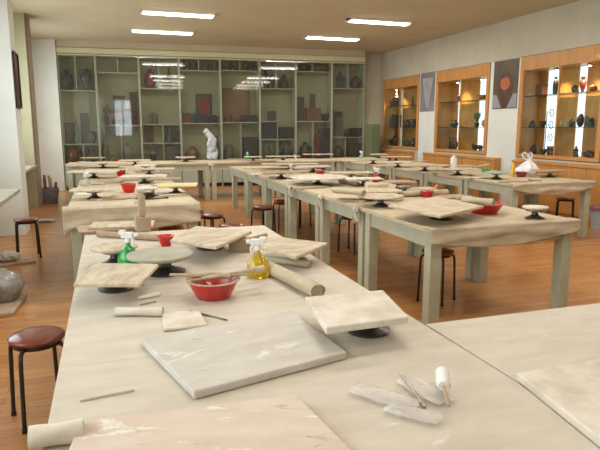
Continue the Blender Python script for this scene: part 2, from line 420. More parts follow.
# ---- pots and small display pieces
PROF = {
 'round': [(0.0, 0), (.28, 0), (.42, .12), (.5, .4), (.47, .65), (.3, .84), (.18, .88), (.2, 1.0), (.14, 1.0), (.12, .9), (0, .88)],
 'amphora': [(0, 0), (.2, 0), (.16, .06), (.34, .35), (.46, .6), (.36, .74), (.2, .8), (.2, .9), (.34, 1.0), (.28, 1.0), (.15, .88), (0, .8)],
 'tall': [(0, 0), (.3, 0), (.36, .2), (.4, .55), (.3, .78), (.16, .86), (.22, 1.0), (.16, 1.0), (.1, .88), (0, .86)],
 'bottle': [(0, 0), (.45, 0), (.5, .08), (.5, .45), (.4, .6), (.16, .72), (.14, .95), (.19, 1.0), (.12, 1.0), (0, .96)],
 'bowl': [(0, 0), (.26, 0), (.28, .08), (.42, .4), (.5, 1.0), (.46, 1.0), (.38, .5), (.2, .2), (0, .16)],
 'cone': [(0, 0), (.5, 0), (.46, .15), (.3, .6), (.14, .9), (.1, 1.0), (0, 1.0)],
 'jar': [(0, 0), (.4, 0), (.5, .2), (.5, .7), (.36, .86), (.38, .94), (.2, 1.0), (.06, 1.02), (.06, 1.1), (0, 1.12)],
}
def pmat(col):
    k = 'ceramic_%d_%d_%d' % col
    c2 = tuple(int(v*0.72) for v in col)
    return mat(k, tuple(int(v*.88) for v in col), 0.4, col2=c2, scale=9, lo=0.35, hi=0.65, coat=0.2)
def item(kind, W, H, D, col, col2=None):
    """returns list of (partname, MB, material); first is the body"""
    m = pmat(col); m2 = pmat(col2) if col2 else m
    if kind in PROF:
        prof = [(r*W if kind not in () else r, z*H/(1.12 if kind == 'jar' else 1)) for r, z in PROF[kind]]
        parts = [('body', MB().lathe(prof, 20), m)]
        if kind == 'amphora':
            for s in (-1, 1):
                parts.append(('handle', MB().tube([(s*W*.2, 0, H*.9), (s*W*.42, 0, H*.92), (s*W*.5, 0, H*.75), (s*W*.42, 0, H*.62)], W*.035, 6), m2))
        if col2 and kind != 'amphora':
            r_, z_ = max(PROF[kind], key=lambda q: q[0])
            parts.append(('glaze_band', MB().lathe([(r_*W*1.0, z_*H*.9-.02*H), (r_*W*1.03, z_*H*.9), (r_*W*1.03, z_*H*.9+.06*H), (r_*W*.99, z_*H*.9+.08*H)], 20), m2))
        return parts
    if kind == 'box':
        return [('body', MB().box(-W/2, -D/2, 0, W/2, D/2, H*.86), m), ('lid', MB().box(-W/2-.004, -D/2-.004, H*.86, W/2+.004, D/2+.004, H), m2)]
    if kind == 'books':
        n = max(2, int(W/0.045)); out = []
        for q in range(n):
            a = -W/2 + W*q/n; h = H*(0.86+0.14*((q*7) % 3)/2)
            out.append(('book', MB().box(a+.001, -D/2, 0, a+W/n-.001, D/2, h), m if q % 2 == 0 else m2))
        return out
    if kind == 'card':
        return [('card', MB().box(-W/2, -.008, 0, W/2, .008, H), m)]
    if kind == 'frame':
        t = min(W, H)*.10
        return [('frame', MB().box(-W/2, -.012, 0, -W/2+t, .012, H).box(W/2-t, -.012, 0, W/2, .012, H).box(-W/2+t, -.012, 0, W/2-t, .012, t).box(-W/2+t, -.012, H-t, W/2-t, .012, H), m),
                ('picture', MB().box(-W/2+t, -.004, t, W/2-t, .008, H-t), m2)]
    if kind == 'discframe':
        t = W*.08; mb = MB().prism([(W*.36*math.cos(q*PI/12), H/2+H*.38*math.sin(q*PI/12)) for q in range(24)], 0, .006)
        bmesh.ops.rotate(mb.b, verts=mb.b.verts, cent=(0, 0, 0), matrix=Matrix.Rotation(PI/2, 3, 'X')); bmesh.ops.translate(mb.b, verts=mb.b.verts, vec=(0, -.006, 0))
        return [('frame', MB().box(-W/2, -.012, 0, -W/2+t, .012, H).box(W/2-t, -.012, 0, W/2, .012, H).box(-W/2+t, -.012, 0, W/2-t, .012, t).box(-W/2+t, -.012, H-t, W/2-t, .012, H), m),
                ('backing', MB().box(-W/2+t, -.004, t, W/2-t, .008, H-t), pmat((120, 108, 100))), ('red_disc', mb, m2)]
    if kind == 'figure':
        r = W/2
        mb = MB().lathe([(0, 0), (r*.8, 0), (r, H*.06), (r*.75, H*.3), (r*.6, H*.5), (r*.85, H*.66), (r*.5, H*.76), (r*.2, H*.79), (0, H*.8)], 14, sq=.7)
        return [('body', mb, m), ('head', MB().blob((0, 0, H*.88), r*.36, r*.36, H*.12), m2),
                ('arm', MB().tube([(r*.7, 0, H*.68), (r*.95, -.01, H*.5), (r*.4, -r*.6, H*.42)], r*.16, 6), m), ('arm', MB().tube([(-r*.7, 0, H*.68), (-r*.95, -.01, H*.5), (-r*.4, -r*.6, H*.42)], r*.16, 6), m)]
    if kind == 'animal':
        mb = MB().tube([(-W*.42, 0, H*.45), (-W*.3, 0, H*.5), (0, 0, H*.46), (W*.28, 0, H*.5), (W*.4, 0, H*.44)], .1, 10, taper=[H*.18, H*.3, H*.28, H*.3, H*.18])
        for sx in (-.3, .28):
            for sy in (-1, 1): mb.tube([(W*sx, sy*H*.15, H*.4), (W*sx+.01, sy*H*.15, 0)], H*.12, 6)
        hd = MB().blob((-W*.42, 0, H*.74), W*.09, H*.13, H*.17).tube([(-W*.36, 0, H*.5), (-W*.42, 0, H*.75)], H*.13, 8)
        hn = MB().tube([(-W*.40, H*.08, H*.86), (-W*.38, H*.16, H*.96), (-W*.34, H*.12, H)], H*.025, 5).tube([(-W*.40, -H*.08, H*.86), (-W*.38, -H*.16, H*.96), (-W*.34, -H*.12, H)], H*.025, 5)
        return [('body', mb, m), ('head', hd, m2), ('horns', hn, m2)]
    if kind == 'masks':
        n = max(2, round(W/.12)); out = []
        for q in range(n):
            x = -W/2 + W*(q+.5)/n; ww = W/n*.42
            out.append((x, [('body', MB().lathe([(0, 0), (ww*.5, 0), (ww*.9, H*.3), (ww, H*.55), (ww*.5, H*.75), (ww*.35, H*.82), (ww*.5, H), (ww*.4, H), (0, H*.86)], 12), m if q % 2 else m2)]))
        return out
    if kind == 'rock':
        mb = MB().blob((0, 0, H*.45), W*.5, D*.5, H*.5, 2, .18, int(W*1000)); 
        for v in mb.b.verts: v.co.z = max(v.co.z, 0)
        return [('body', mb, m)]
    if kind == 'plant':
        mb = MB(); rd = random.Random(3)
        for q in range(26):
            a = rd.uniform(0, 2*PI); l = rd.uniform(.5, 1); tip = Vector((math.cos(a)*W*.5*l, math.sin(a)*W*.4*l, H*rd.uniform(.55, 1)))
            mb.tube([(0, 0, H*.25), tip*.6+Vector((0, 0, H*.3)), tip], .01, 5, taper=[W*.03, W*.1, W*.015])
        return [('leaves', mb, m), ('pot', MB().lathe([(0, 0), (W*.2, 0), (W*.28, H*.28), (W*.22, H*.28), (0, H*.24)], 14), m2)]
NAMES = {'round': 'vase', 'amphora': 'amphora', 'tall': 'vase', 'bottle': 'ceramic_bottle', 'bowl': 'bowl', 'cone': 'pottery_cone', 'jar': 'lidded_jar', 'box': 'box',
         'books': 'book_row', 'card': 'card', 'frame': 'picture_frame', 'discframe': 'picture_frame', 'figure': 'figurine', 'animal': 'animal_figurine', 'rock': 'clay_sculpture', 'plant': 'potted_plant', 'masks': 'small_pot'}
CATS = {'round': 'vase', 'amphora': 'vase', 'tall': 'vase', 'bottle': 'bottle', 'bowl': 'bowl', 'cone': 'pottery', 'jar': 'jar', 'box': 'box', 'books': 'book', 'card': 'card',
        'frame': 'picture', 'discframe': 'picture', 'figure': 'figurine', 'animal': 'figurine', 'rock': 'sculpture', 'plant': 'plant', 'masks': 'pot'}
def put(kind, W, H, D, col, col2, label, placer, group):
    if kind == 'books':
        words = ['first', 'second', 'third', 'fourth', 'fifth', 'sixth']
        n = 0
        for nm, mb_, m in item(kind, W, H, D, col, col2):
            o = ob('book', mb_, m, bevel=.002); n += 1
            tag(o, words[n-1] + ' of ' + label, 'book', group); placer(o, 0)
        return
    if kind == 'masks':
        words = ['first', 'second', 'third', 'fourth', 'fifth', 'sixth', 'seventh']
        for n, (x, parts) in enumerate(item(kind, W, H, D, col, col2)):
            o = ob('small_pot', parts[0][1], parts[0][2], smooth=True)
            tag(o, words[n] + ' of ' + label, 'pot', group); placer(o, x)
        return
    parts = item(kind, W, H, D, col, col2)
    sm = kind not in ('box', 'card', 'frame', 'discframe')
    if len(parts) == 1:
        o = ob(NAMES[kind], parts[0][1], parts[0][2], smooth=sm); tag(o, label, CATS[kind], group); placer(o, 0); return
    o = thing(NAMES[kind], label, CATS[kind], group=group); placer(o, 0)
    for nm, mb_, m in parts: ob(nm, mb_, m, o, smooth=sm)
DK = (58, 56, 66); BR = (112, 72, 50); DR = (128, 52, 50); BL_ = (62, 68, 92); PALE = (206, 196, 164); OR = (190, 96, 52)
ITEMS = [
 (0, 'round', 59, 70, 73, 89, DK, (90, 88, 100), 'dark round vase on the top shelf'),
 (0, 'amphora', 79, 69, 92, 89, (72, 50, 46), (150, 84, 60), 'dark two-handled amphora on the top shelf'),
 (0, 'frame', 62, 123, 73, 143, (84, 56, 54), (176, 140, 104), 'small framed figure picture'),
 (0, 'figure', 73, 118, 80, 143, (150, 156, 132), None, 'pale green standing figurine'),
 (0, 'frame', 80, 113, 90, 143, (70, 62, 62), (120, 84, 74), 'tall dark framed print'),
 (0, 'rock', 88, 130, 97, 143, (60, 58, 62), None, 'dark angular sculpture'),
 (0, 'round', 63, 147, 79, 163, (150, 78, 48), (96, 60, 50), 'orange-brown round pot on the bottom shelf'),
 (0, 'masks', 83, 150, 96, 163, (110, 104, 92), (84, 80, 82), 'grey pots on the bottom shelf'),
 (1, 'frame', 111, 94, 127, 107, (206, 200, 180), (110, 90, 70), 'white-edged landscape picture above the ox'),
 (1, 'frame', 129, 92, 138, 103, (150, 120, 110), (110, 64, 60), 'small reddish picture above the ox'),
 (1, 'animal', 103, 105, 139, 125, (120, 66, 44), (140, 84, 56), 'large brown ox figurine'),
 (1, 'bottle', 99, 133, 108, 160, (136, 136, 122), None, 'grey tall bottle at left of the bottom shelf'),
 (1, 'round', 122, 143, 134, 160, (150, 152, 140), None, 'pale grey round pot on the bottom shelf'),
 (2, 'round', 144, 69, 156, 88, (176, 62, 74), (130, 50, 70), 'pink-red egg-shaped vase on the top shelf'),
 (2, 'figure', 166, 67, 172, 88, (150, 66, 52), (60, 52, 74), 'red and purple figurine on the top shelf'),
 (2, 'books', 149, 112, 158, 124, (140, 116, 86), (96, 92, 72), 'brown books below the pink vase'),
 (2, 'frame', 144, 125, 154, 142, (120, 70, 44), (140, 84, 52), 'brown framed panel'),
 (2, 'cone', 160, 126, 172, 142, (62, 66, 72), None, 'dark blue-grey cone pot'),
 (2, 'box', 175, 131, 180, 142, (78, 66, 66), None, 'small dark box'),
 (2, 'tall', 149, 144, 158, 162, (72, 76, 90), (150, 156, 160), 'blue-grey vase on the bottom shelf'),
 (2, 'box', 165, 146, 178, 160, (112, 104, 100), None, 'wide greyish box on the bottom shelf'),
 (3, 'masks', 182, 55, 199, 69.5, (66, 60, 64), (84, 62, 66), 'dark pots, top shelf left half'),
 (3, 'masks', 202, 55, 218, 69.5, (66, 60, 64), (130, 72, 66), 'dark pots, top shelf right half'),
 (3, 'card', 187, 94, 195, 122, (196, 196, 168), None, 'tall pale card'),
 (3, 'discframe', 196, 94, 212, 113, (64, 60, 66), (176, 54, 50), 'square picture with a red disc'),
 (3, 'box', 183, 113, 191, 122, (136, 50, 46), None, 'small red box on the middle shelf'),
 (3, 'box', 193, 114, 206, 122, (58, 62, 80), None, 'dark blue box on the middle shelf'),
 (3, 'rock', 208, 115, 219, 122, (60, 58, 64), None, 'low dark sculpture on the middle shelf'),
 (3, 'round', 185, 146, 200, 161, (146, 116, 74), (120, 92, 60), 'tan round pot on the bottom shelf'),
 (3, 'tall', 214, 136, 220, 160, (62, 60, 66), None, 'slim dark vase on the bottom shelf'),
 (4, 'masks', 223, 55, 240, 69.5, (72, 70, 72), (96, 78, 74), 'grey pots, top shelf left half'),
 (4, 'masks', 243, 55, 258, 69.5, (72, 66, 76), (62, 60, 66), 'grey pots, top shelf right half'),
 (4, 'frame', 222, 88, 250, 114, (160, 132, 92), (186, 138, 96), 'large sepia landscape picture'),
 (4, 'masks', 223, 115, 238, 122, (90, 74, 64), (176, 66, 58), 'low pots on the middle shelf'),
 (4, 'box', 242, 115, 256, 122, (62, 60, 66), None, 'low dark box on the middle shelf'),
 (4, 'box', 243, 137, 257, 160, (68, 72, 72), None, 'dark grey box on the bottom shelf'),
 (4, 'jar', 224, 142, 234, 160, (120, 122, 108), None, 'grey lidded jar on the bottom shelf'),
 (5, 'tall', 261, 70, 270, 87, (62, 56, 80), None, 'dark purple vase on the top shelf'),
 (5, 'bowl', 270.5, 80, 275, 87, (84, 56, 56), None, 'tiny dark bowl on the top shelf'),
 (5, 'cone', 279, 74, 289, 87, (110, 62, 58), (70, 54, 58), 'dark red peaked pot on the top shelf'),
 (5, 'card', 260, 111, 267, 120.5, (200, 188, 150), None, 'small cream card'),
 (5, 'frame', 268, 111, 276, 120.5, (96, 92, 86), (110, 96, 92), 'small grey framed print'),
 (5, 'box', 261, 122.5, 275, 138, (66, 66, 82), None, 'dark blue-grey box on the lower shelf'),
 (5, 'box', 280, 127, 294, 138.5, (62, 60, 60), None, 'charcoal box on the lower shelf'),
 (5, 'masks', 262, 145, 275, 160, (96, 100, 90), (120, 118, 100), 'grey pots on the bottom shelf'),
 (5, 'masks', 280, 143, 294, 160, (80, 96, 120), (62, 66, 76), 'blue-grey pots on the bottom shelf'),
 (6, 'rock', 298, 60, 311, 70, (54, 66, 76), None, 'blue-black sculpture on the top shelf'),
 (6, 'animal', 315, 60, 329, 70, (150, 74, 52), (96, 58, 72), 'orange and purple animal figurine on the top shelf'),
 (6, 'frame', 297, 97, 304, 120.5, (96, 76, 76), (76, 66, 78), 'tall dark narrow print'),
 (6, 'frame', 309, 93, 316, 110, (200, 190, 160), (92, 64, 56), 'pale framed print with two dark figures'),
 (6, 'box', 306, 108, 320, 120.5, (140, 86, 60), None, 'reddish brown box on the middle shelf'),
 (6, 'bowl', 322, 114, 330, 120.5, (66, 80, 76), None, 'small dark green bowl on the middle shelf'),
 (6, 'round', 299, 142, 311, 160, (72, 68, 68), None, 'dark round pot on the bottom shelf'),
 (6, 'box', 315, 133, 319, 160, (146, 54, 50), None, 'upright red box on the bottom shelf'),
 (6, 'box', 321, 128, 330, 160, (62, 68, 92), None, 'tall blue box on the bottom shelf'),
 (7, 'figure', 336, 71, 344, 88, (66, 74, 88), None, 'blue-grey figurine on the top shelf'),
 (7, 'round', 351, 76, 362, 88, (112, 78, 70), (76, 66, 66), 'brown pot on the top shelf'),
 (7, 'frame', 333, 111, 343, 136.5, (170, 158, 126), (96, 60, 66), 'tall framed dark red picture'),
 (7, 'jar', 344.5, 128, 350, 136.5, (74, 74, 78), None, 'small dark jar on the lower shelf'),
 (7, 'box', 352, 128, 362, 136.5, (60, 60, 70), None, 'dark box on the lower shelf'),
 (7, 'box', 350, 143, 362, 160, (66, 70, 72), None, 'dark grey box on the bottom shelf'),
 (7, 'round', 335, 146, 345, 160, (96, 98, 86), None, 'grey-green pot on the bottom shelf'),
]
for bay, kind, x0, y0, x1, y1, c1, c2, lab in ITEMS:
    d = 0.355 if kind in ('frame', 'card', 'discframe') else 0.18
    u0, z1 = onb(x0, y0, d); u1, z0 = onb(x1, y1, d); W = u1-u0; H = z1-z0
    zs = min(BAYZ[bay], key=lambda q: abs(q-z0)); nxt = [q for q in BAYZ[bay] if q > zs+.02]
    H = z1 - zs if z1-zs > .08 else H
    top = (min(nxt)-.022 if nxt else CABTOP-.04); H = min(H, top-zs-.01)
    D = min(.2, max(.05, W*.8))
    if kind in PROF: W = min(W, .34)
    uc = (u0+u1)/2; lo_, hi_ = BUX[bay]+.03, BUX[bay+1]-.03
    for px_, r0_, r1_ in SH[bay][1]:
        ux = onb(px_, 100)[0]
        za, zb_ = onb(px_, r1_)[1], onb(px_, r0_)[1]
        if za-.05 <= zs+.06 < zb_:
            if ux < uc: lo_ = max(lo_, ux+.014)
            else: hi_ = min(hi_, ux-.014)
    W = min(W, hi_-lo_-.004); uc = min(max(uc, lo_+W/2), hi_-W/2)
    rot90 = False
    def placer(o, x, uc=uc, d=d, zs=zs): place_back(o, uc+x, d+(0.02 if False else 0), zs+.001)
    put(kind, W, H, D, c1, c2, lab + ' ' + cabname(bay), placer, 'display pieces in the far glass cabinets')

# ================================================================ RIGHT WALL DISPLAY CASES
CN = ['rightmost', 'middle', 'leftmost']
CASELAB = ['left wooden display case', 'middle wooden display case', 'right wooden display case']
SZ = [1.47, 2.02]
GAPS = {0: [(400.5, 403)], 1: [(458, 460), (479, 487)], 2: [(546, 556.5), (577, 585)]}
M_spot = emis('lit_halogen_spot', (255, 225, 170), 30.0)
SPOTS = {0: [397], 1: [458, 482], 2: [556, 589]}
for ci, (a, b) in enumerate(CASES):
    r = thing('display_case', 'honey-wood glass display case with glass shelves, ' + ('nearest the far corner' if ci == 0 else 'middle of three' if ci == 1 else 'largest and nearest in view'), 'display case', (WX, a, CB), 0, 'wooden display cases in the right wall')
    w_, h_ = b-a, CT-CB
    st = 0.09
    fr = MB().box(-.02, 0, 0, .03, st, h_).box(-.02, w_-st, 0, .03, w_, h_).box(-.02, st, 0, .03, w_-st, .06).box(-.02, st, h_-.24, .03, w_-st, h_)
    ob('frame', fr, M_wood, r, bevel=.004)
    ob('side_panels', MB().box(.03, 0, 0, .44, .02, h_).box(.03, w_-.02, 0, .44, w_, h_).box(.03, .02, h_-.24, .44, w_-.02, h_-.22).box(.03, .02, 0, .44, w_-.02, .05), M_wood, r)
    bp = MB(); cur = .02
    gaps = []
    for g0, g1 in GAPS[ci]:
        y1, y0 = onx(g0, 110, WX+.43).y-a, onx(g1, 110, WX+.43).y-a
        gaps.append((max(y0, .03), min(y1, w_-.03)))
    gaps.sort()
    for y0, y1 in gaps: bp.box(.425, cur, .05, .44, y0, h_-.24); cur = y1
    bp.box(.425, cur, .05, .44, w_-.02, h_-.24)
    ob('back_panel', bp, M_wood, r)
    for z in SZ: ob('glass_shelf', MB().box(.06, .022, z-CB-.012, .40, w_-.022, z-CB), M_shelfglass, r)
    mid = w_/2
    dv = ob('centre_mullion', MB().box(-.012, mid-.012, .06, .012, mid+.012, h_-.24), M_wood, r)
    for s in (0, 1):
        y0, y1 = (st, mid-.012) if s == 0 else (mid+.012, w_-st)
        ob('pane', MB().box(-.003, y0, .06, .003, y1, h_-.24), M_caseglass, r)
    for px in SPOTS[ci]:
        p = onx(px, 78, WX+.2); y = min(max(p.y-a, .2), w_-.2)
        sp = ob('spotlight', MB().lathe([(0, 0), (.035, 0), (.045, -.03), (.04, -.03), (.03, -.01)], 14, (.2, y, h_-.24)), M_steel, r)
        ob('bulb', MB().blob((.2, y, h_-.27), .022, .022, .014), M_spot, sp)
        l = bpy.data.lights.new('case_spot', 'SPOT'); l.energy = 45; l.spot_size = 1.9; l.spot_blend = .8; l.color = (1, .78, .5); l.shadow_soft_size = .04
        lo = bpy.data.objects.new('case_spot', l); C.objects.link(lo); lo.location = (WX+.2, a+y, CT-.30)
# window strips seen through the gaps: daylight in the outer wall
struct('window_6', MB().box(7.66, 6.6, 0.9, 7.68, 14.6, 0.95).box(7.66, 6.6, 2.65, 7.68, 14.6, 2.7).box(7.66, 8.9, .95, 7.68, 9.7, 2.65).box(7.66, 11.7, .95, 7.68, 12.45, 2.65), M_white)
# iron scrollwork in front of the outer window behind the nearest case
gy = onx(551, 122, 7.64)
mb = MB()
for q in range(4):
    zc = 1.05 + q*.22
    mb.tube([(7.645, gy.y + .07*math.cos(t*.7)*(1-t*.06), zc + .09*math.sin(t*.7)*(1-t*.06)) for t in range(12)], .007, 5)
for s in (-.12, .12): mb.tube([(7.645, gy.y+s, .95), (7.645, gy.y+s, 1.75)], .008, 5)
tag(ob('window_grille', mb, M_black), 'dark scrolled iron window grille behind the nearest display case', 'grille')
BASES = [(12.6, 14.2, 'far'), (9.3, 11.95, 'middle'), (5.9, 8.78, 'near')]
for (a, b, nm) in BASES:
    r = thing('base_cabinet', 'low honey-wood base cabinet with doors under the %s display case' % {'far': 'farthest', 'middle': 'middle', 'near': 'nearest'}[nm], 'cabinet', (WX-.14, a, 0), 0, 'base cabinets along the right wall')
    w_ = b-a
    ob('carcass', MB().box(.02, 0, .06, .138, w_, .84).box(.04, .02, 0, .138, w_-.02, .06), M_wood, r)
    ob('top', MB().box(-.015, -.01, .84, .138, w_+.01, .885), M_wood, r, bevel=.004)
    n = int(w_/.5)
    for q in range(n):
        dr = ob('door', MB().box(0, w_*q/n+.004, .08, .02, w_*(q+1)/n-.004, .83), M_wood, r, bevel=.003)
        ob('handle', MB().tube([(-.012, w_*(q+(.85 if q % 2 == 0 else .15))/n, .62), (-.012, w_*(q+(.85 if q % 2 == 0 else .15))/n, .7)], .006, 6), M_steel, dr)
RITEMS = [
 (0, 'figure', 393, 93, 398.5, 104.5, (84, 62, 48), (120, 90, 60), 'small brown figurine on top shelf', 2),
 (0, 'round', 388, 98, 392, 104.5, (96, 60, 48), None, 'little brown vase on top shelf', 2),
 (0, 'tall', 410, 96, 413, 104, (150, 96, 66), None, 'slim tan vase on top shelf', 2),
 (0, 'round', 385, 114, 390, 126, (84, 86, 104), None, 'grey-blue round vase on middle shelf', 1),
 (0, 'box', 393.5, 115, 398.5, 126, (70, 76, 96), (96, 84, 84), 'dark blue box on middle shelf', 1),
 (0, 'jar', 405, 119, 409, 126, (80, 70, 56), None, 'small brown jar on middle shelf', 1),
 (0, 'bowl', 410, 119, 416, 126, (88, 78, 72), None, 'dark bowl on middle shelf', 1),
 (0, 'bowl', 385, 139, 389, 146, (84, 66, 72), None, 'dark bowl on bottom shelf', 0),
 (0, 'round', 392, 135, 398, 146, (82, 62, 66), None, 'dark purple-brown pot on bottom shelf', 0),
 (0, 'jar', 404, 139, 408, 147, (120, 84, 56), None, 'small tan jar on bottom shelf', 0),
 (0, 'round', 410, 138, 415, 147, (112, 82, 66), None, 'small brown pot on bottom shelf', 0),
 (1, 'figure', 456, 93, 459.5, 102, (96, 56, 40), None, 'small red-brown figurine on top shelf', 2),
 (1, 'bowl', 477, 95, 486, 102, (226, 160, 62), (120, 70, 40), 'yellow glazed bowl on top shelf', 2),
 (1, 'plant', 472, 112, 480, 125, (74, 146, 84), (70, 60, 50), 'green leafy ornament on middle shelf', 1),
 (1, 'rock', 480.5, 119, 485.5, 125, (220, 222, 214), None, 'white ornament on middle shelf', 1),
 (1, 'masks', 448, 120, 458, 125, (90, 82, 66), (120, 104, 80), 'small olive pots on middle shelf', 1),
 (1, 'masks', 446, 138, 458, 148, (92, 82, 66), (110, 84, 66), 'dark pots on bottom shelf', 0),
 (1, 'animal', 469, 143, 484, 151, (84, 48, 52), None, 'long dark red animal figurine on bottom shelf', 0),
 (2, 'box', 536, 84, 544.5, 97, (122, 66, 54), None, 'dark red box on top shelf', 2),
 (2, 'tall', 550.5, 77, 557, 97, (52, 44, 54), None, 'tall black vase on top shelf', 2),
 (2, 'rock', 569, 84, 577, 97, (104, 60, 44), None, 'dark brown sculpture on top shelf', 2),
 (2, 'amphora', 577, 77, 585, 97, (170, 78, 44), (120, 60, 40), 'red-brown eared vase on top shelf', 2),
 (2, 'round', 587, 84, 596, 96, (216, 112, 54), None, 'orange round vase on top shelf', 2),
 (2, 'cone', 527, 120, 533.5, 127.5, (70, 58, 52), None, 'low dark cone pot on middle shelf', 1),
 (2, 'bowl', 538.5, 121, 545, 127.5, (96, 78, 66), None, 'brown bowl on middle shelf', 1),
 (2, 'bowl', 558.5, 121, 561.5, 127, (230, 224, 208), None, 'tiny white cup, left one, on middle shelf', 1),
 (2, 'bowl', 563, 121, 566, 127, (228, 222, 206), None, 'tiny white cup, right one, on middle shelf', 1),
 (2, 'round', 567.5, 119, 574, 127, (92, 80, 66), None, 'brown pot on middle shelf', 1),
 (2, 'rock', 575, 113, 583, 127, (66, 54, 54), None, 'dark craggy sculpture on middle shelf', 1),
 (2, 'animal', 583.5, 115, 593, 127, (74, 60, 52), None, 'dark horned animal figurine on middle shelf', 1),
 (2, 'rock', 529, 144, 536, 155, (66, 58, 64), None, 'dark rough sculpture on bottom shelf', 0),
 (2, 'bowl', 539, 149, 545.5, 156, (84, 78, 66), None, 'grey-brown bowl on bottom shelf', 0),
 (2, 'box', 546.5, 146, 552.5, 157, (120, 60, 54), (210, 200, 190), 'small red box with pale lid on bottom shelf', 0),
 (2, 'figure', 571, 146, 578, 158, (96, 68, 60), None, 'brown figurine on bottom shelf', 0),
 (2, 'rock', 581, 150, 594, 159, (84, 66, 58), None, 'wide brown sculpture on bottom shelf', 0),
]
for ci, kind, x0, y0, x1, y1, c1, c2, lab, sh in RITEMS:
    X = WX+.2; a = onx(x1, y1, X); b = onx(x0, y1, X); t = onx((x0+x1)/2, y0, X)
    W = abs(b.y-a.y)*.74; zz = [CB+.051, SZ[0]+.001, SZ[1]+.001][sh]; H = max(.06, t.z-zz)
    W = min(W, .30 if kind in PROF else .5)
    H = min(H, ([SZ[0], SZ[1], CT-.28][sh]) - zz - .03)
    yc = (a.y+b.y)/2; ca, cb = CASES[ci]; yc = min(max(yc, ca+.06+W/2), cb-.06-W/2)
    def placer(o, x, yc=yc, zz=zz): o.location = (WX+.22, yc-x, zz); o.rotation_euler = (0, 0, -PI/2)
    put(kind, W, H, min(.2, max(.05, W*.8)), c1, c2, lab + ' of ' + CASELAB[ci], placer, 'display pieces in the right wall cases')

# posters between the cases
def poster(name, y0, y1, z0, z1, label, fn, size):
    r = thing(name, label, 'poster', (WX-.004, (y0+y1)/2, z0), 0)
    W, H = y1-y0, z1-z0
    ob('sheet', MB().box(-.004, -W/2, 0, .003, W/2, H), fn, r)
    return r, W, H
M_po1 = mat('grey_poster_paper', (128, 122, 124), 0.5, col2=(150, 146, 150), scale=2)
M_po2 = mat('brown_poster_paper', (84, 72, 62), 0.45, col2=(112, 92, 66), scale=2.5)
r, W, H = poster('poster', 11.76, 12.40, 1.83, 2.72, 'grey poster of a pale tapering vase, left of the middle display case', M_po1, 1)
ob('vase_print', MB().prism([(W*.40, .86*H), (W*.26, .55*H), (W*.14, .1*H), (-W*.02, .1*H), (-W*.22, .5*H), (-W*.36, .86*H)], 0, .003), mat('poster_vase_grey', (176, 172, 176), .5, col2=(140, 136, 144), scale=3), r).rotation_euler = (PI/2, 0, -PI/2)
r.children[-1].location = (-.005, 0, 0)
r, W, H = poster('poster', 8.93, 9.64, 1.81, 2.70, 'dark poster of a glowing orange pointed vase between two display cases', M_po2, 1)
def print_(nm, pts, m, x):
    o = ob(nm, MB().prism(pts, 0, .002), m, r); o.rotation_euler = (PI/2, 0, -PI/2); o.location = (x, 0, 0)
print_('vase_print', [(W*.36, .52*H), (W*.30, .38*H), (W*.08, .02*H), (-W*.08, .02*H), (-W*.30, .38*H), (-W*.36, .52*H), (-W*.2, .66*H), (-W*.1, .78*H), (W*.1, .78*H), (W*.2, .66*H)], mat('poster_vase_brown', (70, 48, 42), .45, col2=(120, 70, 50), scale=5), -.005)
print_('glow_print', [(W*.2*math.cos(q*PI/6), H*.52+H*.13*math.sin(q*PI/6)) for q in range(12)], mat('poster_orange', (196, 110, 66), .45, col2=(150, 80, 52), scale=6), -.008)
print_('base_print', [(-W*.49, .02*H), (-W*.12, .02*H), (-W*.34, .3*H), (-W*.49, .3*H)], mat('poster_pale', (150, 150, 160), .5), -.006)
print_('base_print', [(W*.49, .02*H), (W*.12, .02*H), (W*.34, .3*H), (W*.49, .3*H)][::-1], mat('poster_pale', (150, 150, 160), .5), -.006)

# ================================================================ LEFT SIDE FURNITURE
def counter(x0, x1, y0, y1, label):
    r = thing('wall_counter', label, 'counter', (x1, y0, 0), 0)
    W, L = x1-x0, y1-y0
    ob('top', MB().box(-W, 0, .76, 0, L, .80), M_greyboard, r, bevel=.004)
    ob('front_panel', MB().box(-.29, .02, 0, -.26, L-.02, .759), M_lower, r)
    ob('end_panel', MB().box(-W+.01, L-.05, 0, -.291, L-.02, .759), M_lower, r)
counter(-1.69, -0.93, 5.3, 6.95, 'grey-green topped counter running along the left wall beside the stool')
counter(-1.69, -1.22, 9.15, 11.35, 'far grey-green counter between the two left wall piers')
r = thing('framed_picture', 'dark brown framed picture on the side of the left wall pier', 'picture', (-1.128, 8.86, 1.72), 0)
ob('frame', MB().box(0, -.2, 0, .03, -.17, .74).box(0, .17, 0, .03, .2, .74).box(0, -.17, 0, .03, .17, .03).box(0, -.17, .71, .03, .17, .74), mat('dark_brown_frame', (74, 46, 34), .5), r)
ob('picture', MB().box(.002, -.17, .03, .012, .17, .71), mat('picture_dark', (96, 66, 54), .4, col2=(60, 62, 60), scale=5), r)

# ================================================================ TABLES
def make_table(name, x0, y0, W, D, label, group, top=M_top, g=.003):
    r = thing(name, label, 'table', (x0, y0, 0), 0, group)
    ob('tabletop', MB().box(g, g, TH-.035, W-g, D-g, TH), top, r, bevel=.004 if g > .001 else 0)
    ob('apron', MB().box(.05, .04, TH-.15, W-.05, .06, TH-.0355).box(.05, D-.06, TH-.15, W-.05, D-.04, TH-.0355)
       .box(.04, .06, TH-.15, .06, D-.06, TH-.0355).box(W-.06, .06, TH-.15, W-.04, D-.06, TH-.0355), M_paint, r)
    for sx in (0.025, W-.115):
        for sy in (0.025, D-.115):
            ob('leg', MB().box(sx, sy, 0, sx+.09, sy+.09, TH-.0352), M_paint, r, bevel=.004)
    return r
def copy_table(src, x0, y0, label): return dup(src, (x0, y0, 0), 0, label)
